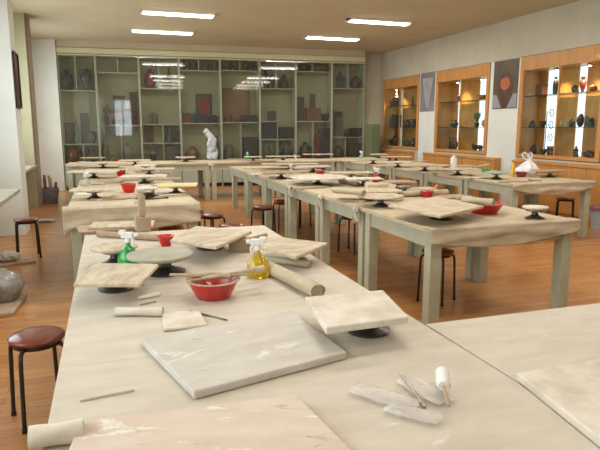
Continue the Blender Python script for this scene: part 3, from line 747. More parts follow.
# nearest group
make_table('work_table', -.17, .45, 1.22, 1.30, 'nearest off-white work table, under the large plastered boards', 'pale topped work tables', M_neartop, .0004)
make_table('work_table', 1.055, .45, 1.75, 1.30, 'off-white work table in the right foreground, beside the long seam', 'pale topped work tables', M_neartop)
nt = make_table('work_table', -.17, 1.7505, 1.22, 1.12, 'off-white work table holding the red bowl of tools', 'pale topped work tables', M_neartop, .0004)
copy_table(nt, -.17, 2.871, 'off-white work table holding the green spray bottle and round disc')
# middle row
OM = ['nearest', 'second nearest', 'third nearest', 'fourth nearest', 'fifth nearest', 'farthest']
mt = make_table('work_table', 2.11, 3.46, 1.30, 1.155, 'nearest beige-topped table of the middle row, with cloth swag', 'tables of the middle row')
for q in range(1, 6): copy_table(mt, 2.11, 3.46+1.158*q, OM[q] + ' beige-topped table of the middle row')
# right row
OR_ = ['nearest', 'second nearest', 'third nearest', 'fourth nearest', 'farthest']
rt = make_table('work_table', 4.80, 5.98, 1.30, 1.10, 'nearest table of the right-hand row, under the white plastic bag', 'tables of the right-hand row')
for q in range(1, 5): copy_table(rt, 4.80, 5.98+1.103*q, OR_[q] + ' table of the right-hand row')
# left row
lt = make_table('work_table', -.37, 5.38, 1.17, 1.20, 'nearest canvas-fronted table of the left-hand row', 'tables of the left-hand row')
for q in range(1, 5): copy_table(lt, -.37, 5.38+1.203*q, OR_[q] + ' table of the left-hand row')
# cross row at the back
bt = make_table('work_table', -.76, 11.62, 1.36, 1.05, 'leftmost table of the cross row before the glass cabinets', 'tables of the cross row')
OB = ['leftmost', 'second from left', 'third from left', 'fourth from left', 'rightmost']
for q in range(1, 5): copy_table(bt, -.76+1.363*q, 11.62, OB[q] + ' table of the cross row before the glass cabinets')

# canvas swags over the front edges
def swag(x0, x1, y, drop, label, ends=(1.0, 1.0), seed=1, lump=None):
    rd = random.Random(seed); W = x1-x0
    ph = [rd.uniform(0, 6) for _ in range(4)]
    def fn(u, v):
        x = -W/2 + W*u
        dr = drop(u)
        if v < .2:
            t = v/.2; return Vector((x, .10*(1-t) - .006*t, TH+.004 - y_base))
        t = (v-.2)/.8
        fold = .014*math.sin(9*t*dr/.2 - 3.2*(2*u-1)**2 + ph[0]) + .006*math.sin(17*u+ph[1]+4*t)
        return Vector((x*(1+.0*t), -.012 - .012*t - max(-.004, fold)*min(1, 3*t), TH+.004 - dr*t - y_base))
    y_base = TH
    o = ob('canvas_cloth', MB().grid(fn, 48, 16), M_canvas, smooth=True, solid=.004)
    o.location = ((x0+x1)/2, y, TH); tag(o, label, 'cloth', 'canvas cloths over the table fronts')
    return o
swag(2.10, 3.42, 3.46, lambda u: .10+.07*math.sin(PI*min(1, u*1.02))**.8 - .03*u, 'striped beige canvas swag on the front of the nearest middle-row table', seed=2)
swag(4.79, 6.11, 5.98, lambda u: .07+.09*math.sin(PI*u)**.9, 'beige canvas swag on the front edge of the nearest right-row table', seed=5)
swag(-.40, .80, 5.38, lambda u: .17+.05*math.sin(PI*u)+(.09 if u < .06 else 0)*(1-u/.06 if u < .06 else 0), 'wide beige canvas hanging over the front of the left-hand row', seed=9)
# hanging corner of the left canvas
# small knotted rags at the table joints
for (px, py, lab) in ((323, 201, 'second and third'), (366, 213, 'first and second'), (287, 191, 'third and fourth')):
    p = at(px, py, TH-.06); p = Vector((2.085, p.y, TH-.03))
    mb = MB().blob((0, 0, 0), .03, .045, .035, 2, .22, px).tube([(0, 0, 0), (-.01, .02, -.06), (0, .035, -.12)], .01, 6, taper=[.02, .022, .012]).tube([(0, 0, 0), (-.012, -.02, -.05), (0, -.035, -.10)], .01, 6, taper=[.02, .02, .01])
    o = ob('knotted_rag', mb, M_cloth, smooth=True); o.location = p
    tag(o, 'white knotted rag hanging where the %s middle-row tables meet' % lab, 'rag', 'knotted rags on the middle row')
mb = MB().blob((0, 0, 0), .05, .03, .04, 2, .22, 5).tube([(0, 0, 0), (.02, -.01, -.08), (.03, 0, -.13)], .01, 6, taper=[.02, .022, .012])
o = ob('knotted_rag', mb, M_cloth, smooth=True); o.location = (1.965, 11.585, TH-.05)
tag(o, 'grey knotted rag hanging from the front of the cross row', 'rag')

RECTS = [(-.17, 1.05, .45, 4.0), (1.055, 2.8, .45, 1.75), (2.11, 3.41, 3.46, 10.45), (4.80, 6.10, 5.98, 11.48), (-.37, .80, 5.38, 11.4), (-.76, 6.05, 11.62, 12.67)]
def keep(p, m=.06):
    best = None
    for a_, b_, c_, d_ in RECTS:
        q = Vector((min(max(p.x, a_+m), b_-m), min(max(p.y, c_+m), d_-m), p.z))
        if best is None or (q-p).length < (best-p).length: best = q
    return best

# ================================================================ STOOLS
def make_stool(label):
    r = thing('stool', label, 'stool', (0, 0, 0), 0, 'round black-legged stools')
    ob('seat', MB().lathe([(0, .415), (.118, .415), (.131, .422), (.133, .435), (.123, .446), (.07, .452), (0, .453)], 32), M_seat, r, smooth=True)
    ob('seat_ring', MB().lathe([(.10, .395), (.115, .395), (.115, .4145), (.10, .4145)], 24), M_black, r)
    for q in range(4):
        a = PI/4 + q*PI/2; c, s = math.cos(a), math.sin(a)
        pts = [(c*.03, s*.03, .405), (c*.11, s*.11, .405), (c*.127, s*.127, .400), (c*.142, s*.142, .385), (c*.147, s*.147, .35), (c*.160, s*.160, .01)]
        lg = ob('leg', MB().tube(pts, .0105, 8), M_black, r, smooth=True)
        ob('rubber_foot', MB().tube([(c*.160, s*.160, .0), (c*.159, s*.159, .02)], .0135, 8), M_black, lg)
    return r
st0 = make_stool('red-brown stool in the left foreground, its seat shining')
def seatpos(px, py): return at(px, py, .45)
p = seatpos(36.5, 333); st0.location = (p.x, p.y, 0); st0.rotation_euler = (0, 0, .35)
STOOLS = [(26, 218, .2, 'dark stool standing beside the left wall counter'),
          (263, 205.5, .5, 'brown stool left of the middle row, front one of two'),
          (283, 200, .1, 'brown stool tucked beneath the middle row, behind another stool'),
          (212, 213.5, .7, 'stool behind the foreground table with rounded black shoulders'),
          (193, 209, .3, 'stool half hidden beside the left-hand row'),
          (231, 224, .2, 'stool peeking over the far edge of the foreground table'),
          (438, 249, .55, 'stool under the nearest middle-row table'),
          (352, 214, .6, 'stool under the second middle-row table'),
          (171, 226, .4, 'stool under the front of the left-hand row'),
          (566, 197, .75, 'stool pushed under the nearest right-row table'),
          (300, 196, .4, 'stool beneath the third middle-row table')]
for px, py, rz, lab in STOOLS:
    p = seatpos(px, py)
    dup(st0, (p.x, p.y, 0), rz, lab)

# ================================================================ BANDING WHEELS, BOARDS, ROLLS
WH = .082        # height of a banding wheel
def make_wheel(label):
    r = thing('banding_wheel', label, 'banding wheel', (0, 0, 0), 0, 'cast iron banding wheels')
    ob('base', MB().lathe([(0, 0), (.074, 0), (.077, .008), (.05, .02), (.026, .034), (.022, .062), (0, .062)], 24), M_iron, r, smooth=True)
    ob('turntable', MB().lathe([(0, .0625), (.068, .0625), (.074, .067), (.074, WH-.004), (.07, WH), (0, WH)], 28), M_steel, r, smooth=True)
    return r
wh0 = None
def wheel(px, py, label, s=1.0):
    """px,py: where the foot of the wheel is seen"""
    global wh0
    p = at(px, py, TH); p = p if not isinstance(px, Vector) else px
    if wh0 is None:
        wh0 = make_wheel(label); wh0.location = (p.x, p.y, TH+.001); return p
    d = dup(wh0, (p.x, p.y, TH+.001), random.uniform(0, 3), label); d.scale = (s, s, 1); return p
def wheel_at(p, label, s=1.0):
    global wh0
    if wh0 is None: wh0 = make_wheel(label); wh0.location = (p.x, p.y, TH+.001); return
    d = dup(wh0, (p.x, p.y, TH+.001), random.uniform(0, 3), label); d.scale = (s, s, 1)
def quad_board(corners, z, th, label, m=M_board, name='wooden_board', group='wooden boards on the tables', bev=.005):
    """board from its top corners as seen"""
    P = [at(x, y, z+th) for x, y in corners]; c = sum(P, Vector())/len(P)
    e = P[1]-P[0]; ang = math.atan2(e.y, e.x)
    R = Matrix.Rotation(-ang, 3, 'Z'); L = [R @ (q-c) for q in P]
    o = ob(name, MB().prism([(q.x, q.y) for q in L], 0, th), m, bevel=bev)
    o.location = (c.x, c.y, z+.0015); o.rotation_euler = (0, 0, ang)
    return tag(o, label, 'board', group)
def board(px0, px1, py, D, label, z=None, rz=0.0, th=.015, m=M_board, round_=False, w=True, wname=None, group='wooden boards on the tables', aspect=None, lim=None):
    """board spanning px0..px1 on screen with its middle at row py; w: on a banding wheel"""
    global_z = (TH+WH+.001 if w else TH+.001) if z is None else z
    a, b = at(px0, py, global_z+th), at(px1, py, global_z+th); c = (a+b)/2; W = (b-a).length
    c = keep(c, .11)
    if round_: mb = MB().lathe([(0, 0), (W/2-.004, 0), (W/2, .004), (W/2, th-.004), (W/2-.004, th), (0, th)], 40); o = ob('round_board', mb, m, smooth=True)
    else:
        mb = MB().box(-W/2, -D/2, 0, W/2, D/2, th); o = ob('wooden_board', mb, m, bevel=.004)
    o.location = (c.x, c.y, global_z+.0015); o.rotation_euler = (0, 0, -YAW*.6+rz)
    tag(o, label, 'board', group)
    if w: wheel_at(Vector((c.x, c.y, 0)), 'dark iron banding wheel under the ' + (wname or label))
    return o
def roll(p, q, r, label, m=M_canvas, name='rolled_canvas', cat='canvas roll', sag=.0):
    """a rolled-up length of canvas lying from p to q (table points)"""
    c = (p+q)/2; L = (q-p).length; ang = math.atan2(q.y-p.y, q.x-p.x); seg = 20; n = 12
    rd = random.Random(int(L*1e4)); ph = [rd.uniform(0, 6) for _ in range(3)]
    def fn(u, v):
        a = 2*PI*v; rr = r*(1+.05*math.sin(7*u+ph[0])+.04*math.sin(3*a+ph[1]+5*u))
        return Vector((-L/2+L*u, rr*math.cos(a)*1.15, max(-r, rr*math.sin(a))))
    mb = MB().grid(fn, n, seg)
    bmesh.ops.remove_doubles(mb.b, verts=mb.b.verts, dist=1e-5)
    for e in (-1, 1):                               # spiral ends
        pts = [(e*(L/2-.001), r*.95*(1-t/16)*math.cos(t*.8), r*.95*(1-t/16)*math.sin(t*.8)) for t in range(15)]
        mb.tube(pts, r*.09, 5)
        mb.lathe([(0, 0), (r*.97, 0), (r*.97, .003), (0, .003)], 16, (e*(L/2-.008), 0, 0), Vector((e, 0, 0)))
    o = ob(name, mb, m, smooth=True); o.location = (c.x, c.y, c.z + r + .0015); o.rotation_euler = (0, 0, ang)
    return tag(o, label, cat, 'canvas rolls on the tables')

# ---- foreground boards
quad_board([(194, 392), (347, 352), (292, 310), (140, 338)], TH, .024, 'large grey plastered board lying flat in the foreground', M_nearboard2)
quad_board([(60, 470), (372, 470), (296, 394), (80, 421)], TH, .024, 'stained board with dark scratches at the bottom left edge', M_nearboard)
quad_board([(326, 328), (409, 317), (383, 290), (305, 297)], TH+WH-.006, .024, 'thick square board on a wheel beside the canvas roll', M_board2)
wheel_at(at(368, 331, TH), 'low banding wheel under the thick square board near the canvas roll', .95)
quad_board([(620, 455), (760, 420), (640, 352), (516, 373)], TH, .022, 'pale board overhanging the right foreground table', M_board2)
quad_board([(73, 284), (140, 284), (159, 264), (95, 263)], TH+WH, .016, 'tan square board on a wheel at the left table edge', M_board)
wheel_at(at(116, 289, TH), 'banding wheel under the tan square board at left edge')
# round grey disc
a, b = at(132, 254, TH+WH+.015), at(188, 253, TH+WH+.015); c = (a+b)/2
o = ob('round_board', MB().lathe([(0, 0), (.155, 0), (.158, .004), (.158, .012), (.155, .015), (0, .015)], 48), M_greyboard, smooth=True); o.location = (c.x, c.y, TH+WH+.001)
tag(o, 'round grey disc right of the green spray bottle', 'board', 'round boards on the tables')
wheel_at(Vector((c.x+.02, c.y-.0, 0)), 'steel-topped banding wheel under the round grey disc', 1.3)
a, b = at(96, 246, TH+WH+.015), at(132, 246, TH+WH+.015); c = (a+b)/2
o = ob('round_board', MB().lathe([(0, 0), (.115, 0), (.118, .004), (.118, .012), (.115, .015), (0, .015)], 40), M_board, smooth=True); o.location = (c.x, c.y, TH+WH+.001)
tag(o, 'small round board left of the green spray bottle', 'board', 'round boards on the tables')
wheel_at(Vector((c.x, c.y, 0)), 'dark banding wheel left of the green spray bottle', .9)
quad_board([(170, 240), (216, 247), (252, 231), (196, 226)], TH+WH, .018, 'tilted tan board behind the grey disc, near the red funnel', M_board)
wheel_at(at(210, 248, TH), 'banding wheel under the tan board near the red funnel', 1.1)
quad_board([(258, 246), (296, 257), (328, 243), (270, 236)], TH+.075, .018, 'tan board at the back right of the foreground tables', M_board)
wheel_at(at(296, 260, TH), 'banding wheel under the back right tan board', .8)
# wooden block and long bat
def block(px, py, w_, d, h_, label, rz=.2, z=TH, m=M_wood2, name='wooden_block'):
    p = keep(at(px, py, z)); o = ob(name, MB().box(-w_/2, -d/2, 0, w_/2, d/2, h_), m, bevel=.004); o.location = (p.x, p.y, z+.0015); o.rotation_euler = (0, 0, rz)
    return tag(o, label, 'block', 'wooden blocks')
block(240, 251, .12, .08, .075, 'wooden block behind the yellow spray bottle', -.35, m=M_board3)
def stick(p, q, r, label, m=M_wood2, name='wooden_stick', lift=.0, cat='stick', flat=False):
    c = (p+q)/2; d = q-p
    mb = MB()
    if flat: mb.tube([-d/2, -d*.1, d*.15, d/2], r, 8, taper=[r*.7, r, r*.8, r*1.5])
    else: mb.tube([-d/2, Vector((0, 0, 0)), d/2], r, 8)
    o = ob(name, mb, m, smooth=True); o.location = (c.x, c.y, c.z+r+lift+.001)
    return tag(o, label, cat, 'sticks and modelling tools')
stick(at(249, 242, TH), at(266, 237, TH), .014, 'brown stick end behind the wooden block', M_board3)
stick(at(98, 237, TH), at(160, 241, TH), .02, 'long wooden rod along the back of the table', M_board3)
# rolls in the foreground
roll(at(270, 274, TH), at(318, 299, TH), .030, 'dusty grey canvas roll left of the square board', M_canvas)
roll(at(262, 262, TH), at(310, 268, TH), .018, 'slim pinkish canvas roll with a white end', M_canvas)
roll(at(30, 449, TH), at(84, 440, TH), .024, 'pale canvas roll at the bottom left corner', M_board2)
roll(at(116, 316, TH), at(163, 316, TH), .016, 'slim tan canvas roll on the bare middle of the table', M_board2)
o = quad_board([(163, 329), (208, 325), (200, 311), (162, 311)], TH, .012, 'folded pale cloth beside the slim tan roll', M_board2, 'folded_cloth', 'folded cloths'); o['category'] = 'cloth'
stick(at(190, 312, TH), at(227, 321, TH), .003, 'thin bent wire lying by the plastered board', M_iron, 'wire_tool', cat='tool')
stick(at(140, 306, TH), at(156, 302, TH), .003, 'small twig below the white tube', M_board3)
stick(at(139, 300, TH), at(160, 296, TH), .008, 'small white tube lying on the table', M_white, 'small_tube', cat='tube')
stick(at(80, 402, TH), at(134, 391, TH), .0035, 'thin pale stick lying alone in the left foreground', M_board2)
stick(at(400, 375, TH+.02), at(425, 409, TH), .004, 'grey metal needle tool beside the clear packets', M_steel, 'needle_tool', cat='tool')

# mallet standing on its head at the far edge
p = at(143, 231, TH)
r = thing('wooden_mallet', 'wooden mallet standing upright at the far edge of the table', 'mallet', (p.x, p.y, TH+.001), .1)
ob('head', MB().box(-.05, -.045, 0, .05, .045, .10), M_board3, r, bevel=.006)
ob('handle', MB().box(-.022, -.02, .10, .022, .02, .245), M_board3, r, bevel=.008)

# ---- bowls
def bowl(p, r_, h_, label, m=M_redclay, tools=False, rim=None, z=TH):
    p = keep(p, r_*.8)
    t = thing('bowl', label, 'bowl', (p.x, p.y, z+.001), random.uniform(0, 3), 'red bowls')
    prof = [(0, 0), (.62*r_, 0), (.66*r_, .05*h_), (.86*r_, .6*h_), (.95*r_, .93*h_), (.9*r_, .93*h_), (.8*r_, .6*h_), (.55*r_, .12*h_), (0, .1*h_)]
    ob('body', MB().lathe(prof, 32), m, t, smooth=True)
    ob('rim', MB().lathe([(.9*r_, .93*h_), (r_*1.03, .94*h_), (r_*1.06, .98*h_), (r_, h_), (.88*r_, .98*h_)], 32), rim or m, t, smooth=True)
    ob('contents', MB().lathe([(0, .4*h_), (.4*r_, .41*h_), (.69*r_, .40*h_), (.66*r_, .32*h_), (0, .3*h_)], 24), M_clay, t, smooth=True)
    return t
pb = at(213.5, 297, TH)
bowl(pb, .108, .078, 'red bowl with tan rim and modelling tools across it', M_redclay, rim=M_board3)
def over(dx, dy, l, a, z0=.082, z1=.082):
    c = Vector((pb.x+dx, pb.y+dy, TH)); d = Vector((math.cos(a), math.sin(a), 0))*l/2
    return c-d+Vector((0, 0, z0)), c+d+Vector((0, 0, z1))
p1, p2 = over(-.05, .02, .26, -.42); stick(p1, p2, .009, 'flat wooden tool lying across left of the red tool bowl', M_board3, 'modelling_tool', cat='tool', flat=True)
p1, p2 = over(.09, .01, .30, .32); stick(p1, p2, .010, 'thick wooden tool pointing from the red tool bowl towards the yellow bottle', M_board, 'modelling_tool', cat='tool', flat=True)
p1, p2 = over(.02, -.03, .24, .12, .084, .084); stick(p1, p2, .006, 'thin wooden tool across the front of the red tool bowl', M_board3, 'modelling_tool', cat='tool')
pf = at(166, 246, TH)
t = thing('funnel', 'small red plastic funnel-shaped cup in front of the tan board', 'cup', (pf.x, pf.y, TH+.001))
ob('cup', MB().lathe([(0, 0), (.028, 0), (.045, .05), (.054, .062), (.05, .064), (.04, .05), (.02, .01), (0, .008)], 24), M_red, t, smooth=True)

# ---- spray bottles
def spray(px, py, h_, col, label, z=TH, rz=0.0, headcol=M_white, s=None):
    p = keep(at(px, py, z)); k = h_/.22
    m = mat('bottle_%d_%d_%d' % col, col, .12, transmission=.55, spec=.5, coat=.3)
    t = thing('spray_bottle', label, 'spray bottle', (p.x, p.y, z+.001), rz, 'spray bottles on the tables'); t.scale = (k, k, k)
    ob('bottle', MB().lathe([(0, 0), (.05, 0), (.058, .01), (.060, .045), (.052, .085), (.026, .115), (.013, .13), (.013, .15), (0, .15)], 28), m, t, smooth=True)
    ob('collar', MB().lathe([(0, .145), (.017, .145), (.017, .168), (0, .168)], 18), headcol, t, smooth=True)
    hd = MB().box(-.035, -.016, .168, .034, .016, .202).box(-.06, -.010, .178, -.035, .010, .198).box(.01, -.017, .19, .045, .017, .212)
    sh = ob('spray_head', hd, headcol, t, bevel=.004)
    ob('trigger', MB().tube([(-.02, 0, .17), (-.034, 0, .155), (-.033, 0, .135), (-.028, 0, .125)], .008, 6), headcol, sh, smooth=True)
spray(258, 277, .20, (226, 190, 40), 'yellow spray bottle with white head beside the canvas roll', rz=-.3)
spray(129, 268, .20, (60, 196, 96), 'green spray bottle with white head beside the grey disc', rz=PI-.4)

# ---- clear packets, brush and roller near the right foreground
M_clear = mat('clear_packet', (240, 236, 230), .12, col2=(222, 214, 206), scale=20, bump=.8, bscale=40, alpha=.4)
def packet(px, py, L, W, rz, label, seed):
    p = at(px, py, TH); rd = random.Random(seed)
    def fn(u, v):
        a = 2*PI*v; e = math.sin(PI*min(1, max(0, u)))**.35
        return Vector(((-.5+u)*L, W/2*math.cos(a)*(.8+.2*e), .009+.0075*math.sin(a)*e+.0015*rd.uniform(-1, 1)))
    mb = MB().grid(fn, 14, 14); bmesh.ops.remove_doubles(mb.b, verts=mb.b.verts, dist=1e-4)
    o = ob('tool_packet', mb, M_clear, smooth=True); o.location = (p.x, p.y, TH+.002); o.rotation_euler = (0, 0, rz)
    tag(o, label, 'packet', 'clear plastic packets')
packet(384, 400, .19, .075, -.95, 'left crumpled clear plastic packet in the foreground', 1)
packet(413, 417, .14, .06, -.85, 'front small clear plastic packet nearest the camera', 2)
packet(424, 393, .17, .075, -1.35, 'right clear plastic packet beneath the white roller', 3)
p = at(443, 402, TH); q = at(440, 376, TH)
t = thing('paint_roller', 'small white foam roller on a thin wooden handle', 'roller', (p.x, p.y, TH+.001), math.atan2(q.y-p.y, q.x-p.x))
ob('foam_sleeve', MB().tube([(.0, 0, .042), (.012, 0, .042), (.085, 0, .042), (.10, 0, .042)], .02, 16, taper=[.013, .019, .019, .012]), M_white, t, smooth=True)
ob('handle', MB().tube([(-.09, -.008, .034), (0, 0, .042)], .004, 8), M_board3, t, smooth=True)

# ================================================================ MIDDLE ROW THINGS
quad_board([(440, 216), (484, 206), (436, 196.5), (388, 205)], TH+WH+.002, .02, 'large pale board turned cornerwise on the nearest middle-row table', M_board)
wheel_at(at(441, 219, TH), 'dark iron banding wheel under the large cornerwise board', 1.2)
board(358, 404, 195.5, .3, 'oval tan board behind the large cornerwise board', m=M_board, round_=True, wname='tan board behind the large round one')
t = bowl(at(484, 213, TH), .155, .085, 'wide red bowl at the right of the nearest middle-row table', M_red)
roll(at(463, 203, TH+.092), at(494, 206, TH+.092), .028, 'thick canvas roll resting on the wide red bowl', M_canvas)
board(523, 548, 206.5, .2, 'small round pale board standing alone by the table corner', round_=True, m=M_board2, wname='small round board by the table corner')
bowl(at(427, 197, TH), .07, .06, 'small red bowl behind the large cornerwise board', M_red)
roll(at(402, 197, TH), at(447, 195, TH), .03, 'canvas roll lying behind the small red bowl', M_canvas)
stick(at(433, 190, TH+.0), at(437, 186, TH+.1), .006, 'white tool standing by the small red bowl', M_white, 'modelling_tool', cat='tool')
stick(at(440, 197, TH), at(462, 200, TH), .012, 'brown stick right of the small red bowl', M_board3)
board(434, 470, 196, .22, 'narrow plank beside the thick canvas roll', m=M_board3, w=False, rz=.3)
board(400, 442, 188, .25, 'plank lying behind the canvas rolls on the near table', m=M_board, w=False)
# second table
board(333, 400, 190, .34, 'tan board on the second middle-row table', m=M_board, wname='tan board on the second middle-row table')
roll(at(334, 193, TH+.105), at(364, 196, TH+.105), .026, 'pinkish canvas roll on the tan board of the second table', M_canvas)
block(376, 193, .22, .16, .10, 'pale wooden box left of the red spray bottle', -.2, m=M_board)
block(411, 188, .14, .10, .08, 'wooden block on the second middle-row table', -.3, m=M_board3)
spray(376, 182, .2, (206, 40, 32), 'red spray bottle with white head on the middle row', rz=2.6)
board(345, 382, 178, .25, 'small dark-edged board by the red spray bottle', m=M_board2, wname='small board by the red spray bottle')
board(385, 412, 181, .25, 'brown board right of the red spray bottle', m=M_board3, wname='brown board right of the red bottle')
# third table
board(289, 347, 176.5, .4, 'round white board in front of the small red bowl', round_=True, m=M_board2, wname='round white board')
bowl(at(320, 175, TH), .075, .065, 'bright red bowl behind the round white board', M_red)
board(330, 372, 172, .3, 'tan board right of the bright red bowl', m=M_board, wname='tan board right of the bright red bowl')
roll(at(340, 183, TH), at(358, 186, TH), .025, 'small pinkish canvas roll between boards of the third table', M_canvas)
# fourth to sixth
board(262, 300, 171.5, .4, 'brown board on the fourth middle-row table', m=M_board3, wname='brown board on the fourth table')
spray(291, 174, .16, (226, 224, 216), 'white squat spray bottle on the fourth middle-row table', rz=.3)
board(296, 330, 166, .3, 'pale board on the fourth middle-row table', m=M_board2, wname='pale board on the fourth table')
board(244, 290, 167.5, .35, 'tan board on the fifth middle-row table', m=M_board, w=False)
board(262, 318, 163.5, .3, 'long tan board on the fifth middle-row table', m=M_board, wname='long tan board on the fifth table')
board(250, 285, 161, .3, 'tan board on the farthest middle-row table, left', m=M_board3, w=False, rz=.2)
board(290, 330, 160.5, .3, 'tan board on the farthest middle-row table, right', m=M_board, wname='far right board of the middle row')
q_ = keep(at(303, 162, TH))
stick(q_, q_+Vector((-.05, .03, .12)), .012, 'white upright tool on the farthest middle-row table', M_white, 'modelling_tool', cat='tool')

# ================================================================ RIGHT ROW THINGS
def squeeze(px, py, h_, r_, m, capm, label, name='squeeze_bottle'):
    p = keep(at(px, py, TH)); t = thing(name, label, 'bottle', (p.x, p.y, TH+.001), 0, 'bottles on the right-hand row')
    ob('bottle', MB().lathe([(0, 0), (r_*.95, 0), (r_, .01), (r_, h_*.68), (r_*.8, h_*.78), (r_*.45, h_*.83), (0, h_*.83)], 24), m, t, smooth=True)
    ob('cap', MB().lathe([(0, h_*.82), (r_*.5, h_*.82), (r_*.5, h_*.92), (r_*.18, h_*.94), (r_*.1, h_), (0, h_)], 18), capm, t, smooth=True)
squeeze(453.5, 168.5, .24, .056, M_white, M_white, 'white plastic bottle on the right-hand row')
squeeze(512.5, 176.5, .21, .028, mat('yellow_plastic', (222, 178, 36), .35), mat('yellow_plastic', (222, 178, 36), .35), 'slim yellow bottle beside the white bag')
bowl(at(521, 177, TH), .085, .07, 'dark red bowl in front of the white plastic bag', mat('maroon_glaze', (132, 44, 48), .4))
# plastic bag with two handle loops
p = keep(at(531, 174.5, TH), .14)
t = thing('plastic_bag', 'full white plastic carrier bag with two loop handles', 'bag', (p.x, p.y, TH+.001), -.3)
def bagf(u, v):
    a = 2*PI*v; rr = [.10, .155, .17, .165, .14, .11, .07, .035, .02][int(round(u*8))]
    k = 1+.10*math.sin(5*a+u*6)+.06*math.sin(9*a-u*9)
    return Vector((rr*k*math.cos(a)*1.05+.05*u, rr*k*math.sin(a)*.75, .23*u + .008*math.sin(7*a)*(u > .05)))
mb = MB().grid(bagf, 8, 40); bmesh.ops.remove_doubles(mb.b, verts=mb.b.verts, dist=1e-4)
for v in mb.b.verts: v.co.z = max(0, v.co.z)
ob('body', mb, M_plasticbag, t, smooth=True, subsurf=1)
for s, dx in ((0, -.07), (1, .03)):
    ob('handle', MB().tube([(.04+dx*.2, 0, .20), (.02+dx, .01, .26), (.0+dx, .01, .31), (.03+dx, 0, .335), (.06+dx*.7, -.01, .30), (.055+dx*.3, 0, .21)], .011, 8), M_plasticbag, t, smooth=True)
o = ob('bag_bundle', MB().blob((0, 0, .055), .13, .09, .055, 3, .08, 4), M_plasticbag, smooth=True); q = at(524, 171, TH)
bpy.data.objects.remove(o)
board(439, 477, 168.5, .35, 'tan board on a wheel right of the white bottle', wname='tan board right of the white bottle', m=M_board)
M_green = mat('green_plastic', (56, 168, 92), .3, coat=.3)
p = keep(at(486, 172.5, TH), .09)
t = thing('bowl', 'bright green bowl on the right-hand row', 'bowl', (p.x, p.y, TH+.001), 0, 'green bowls')
ob('body', MB().lathe([(0, 0), (.05, 0), (.085, .05), (.08, .052), (.045, .01), (0, .008)], 24), M_green, t, smooth=True)
board(484, 509, 172, .3, 'small green-grey board on a wheel beside the green bowl', wname='green-grey board by the green bowl', m=mat('green_grey_board', (150, 176, 150), .6), round_=True)
board(540, 567, 175, .28, 'flat tan board right of the white bag', m=M_board3, w=False, rz=.25)
board(544, 574, 170, .26, 'brown raised board at the right end of the row', m=M_board3, wname='brown raised board at the row end', rz=.1)
board(499, 532, 181, .12, 'thin plank at the front edge of the right-hand row', m=M_board3, w=False, th=.012)
board(460, 500, 165, .3, 'long tan board behind the green bowl', m=M_board, w=False, rz=.35)
stick(at(474, 168, TH+.0), at(489, 165, TH+.10), .012, 'tan paddle leaning up behind the green bowl', M_board, 'wooden_paddle', cat='paddle')
board(478, 510, 166, .25, 'dark-edged board behind the yellow bottle', m=M_board3, w=False)
bowl(at(445, 167.5, TH), .07, .05, 'low red bowl left of the white bottle', M_redclay)
board(398, 446, 165, .35, 'tan board on the third table of the right-hand row', m=M_board, wname='tan board, third right-row table')
board(372, 402, 162, .3, 'board on the fourth table of the right-hand row, right side', m=M_board2, wname='board, fourth right-row table')
board(352, 380, 159, .3, 'board on the fourth table of the right-hand row, left side', m=M_board, wname='left board, fourth right-row table')
board(405, 440, 160.5, .25, 'brown plank farther along the right-hand row', m=M_board3, w=False)
bowl(at(389, 160.5, TH), .07, .06, 'small red bowl far along the right-hand row', M_redclay)
board(381, 411, 156.5, .3, 'far tan board before the wooden base cabinet', m=M_board, wname='far tan board before the base cabinet')
board(372, 388, 154, .3, 'farthest small board at the end of the right-hand row', m=M_board2, wname='farthest small board of the right row')
spray(363.5, 160, .2, (176, 214, 196), 'pale green spray bottle far along the right-hand row', rz=2)
board(343, 366, 160.5, .25, 'small tan board left of the pale green bottle', m=M_board, w=False)

# ================================================================ LEFT ROW THINGS
board(72, 116, 189, .3, 'tan board on a wheel at the front left of the canvas-fronted table', wname='front left board of the left-hand row', m=M_board, rz=.1)
board(154, 197, 184.5, .36, 'yellowish board on a wheel at the front right of the left-hand row', wname='front right board of the left-hand row', m=mat('yellowish_board', (222, 204, 150), .7, col2=(200, 178, 124), scale=4))
bowl(at(129, 192.5, TH), .085, .095, 'tall red bowl on the nearest left-row table', M_red)
block(151.5, 196, .06, .06, .065, 'small tan cup-sized block on the nearest left-row table', 0, m=M_board3)
board(112, 150, 195.5, .3, 'flat tan board in front of the tall red bowl', m=M_board, w=False)
board(76, 90, 194, .2, 'thin sheet lying under the front left board', m=M_board2, w=False, th=.006)
block(102, 190, .10, .04, .02, 'flat dark stone tool behind the front left board', 0, m=M_iron, name='stone_tool')
spray(87, 186, .17, (214, 216, 206), 'white spray bottle at the left edge of the left-hand row', rz=1)
block(134, 187, .09, .05, .05, 'white sponge block behind the tall red bowl', .2, m=M_white, name='sponge')
board(96, 122, 181, .3, 'small brown board behind the dark stone tool', m=M_board3, w=False)
board(138, 158, 187, .3, 'pale board left of the yellowish board', m=M_board2, wname='pale board left of the yellowish board')
board(120, 180, 178.5, .3, 'long brown plank across the second left-row table', m=M_board3, w=False)
board(122, 166, 175.5, .3, 'pale plank on a wheel on the second left-row table', m=M_board2, wname='pale plank, second left-row table')
board(70, 117, 171, .34, 'long whitish board on the second left-row table', m=M_board2, wname='long whitish board of the left-hand row')
bowl(at(121, 176, TH), .075, .085, 'red bowl on the second left-row table', M_red)
block(113, 173, .1, .06, .05, 'dark red block beside the second red bowl', 0, m=M_redclay)
board(124, 174, 168.5, .34, 'long tan board on the third left-row table', m=M_board, wname='long tan board, third left-row table')
board(84, 118, 166.5, .3, 'tan board at left on the third left-row table', m=M_board, w=False)
board(135, 156, 165, .3, 'short pale board on the fourth left-row table', m=M_board2, wname='short pale board of the left-hand row')
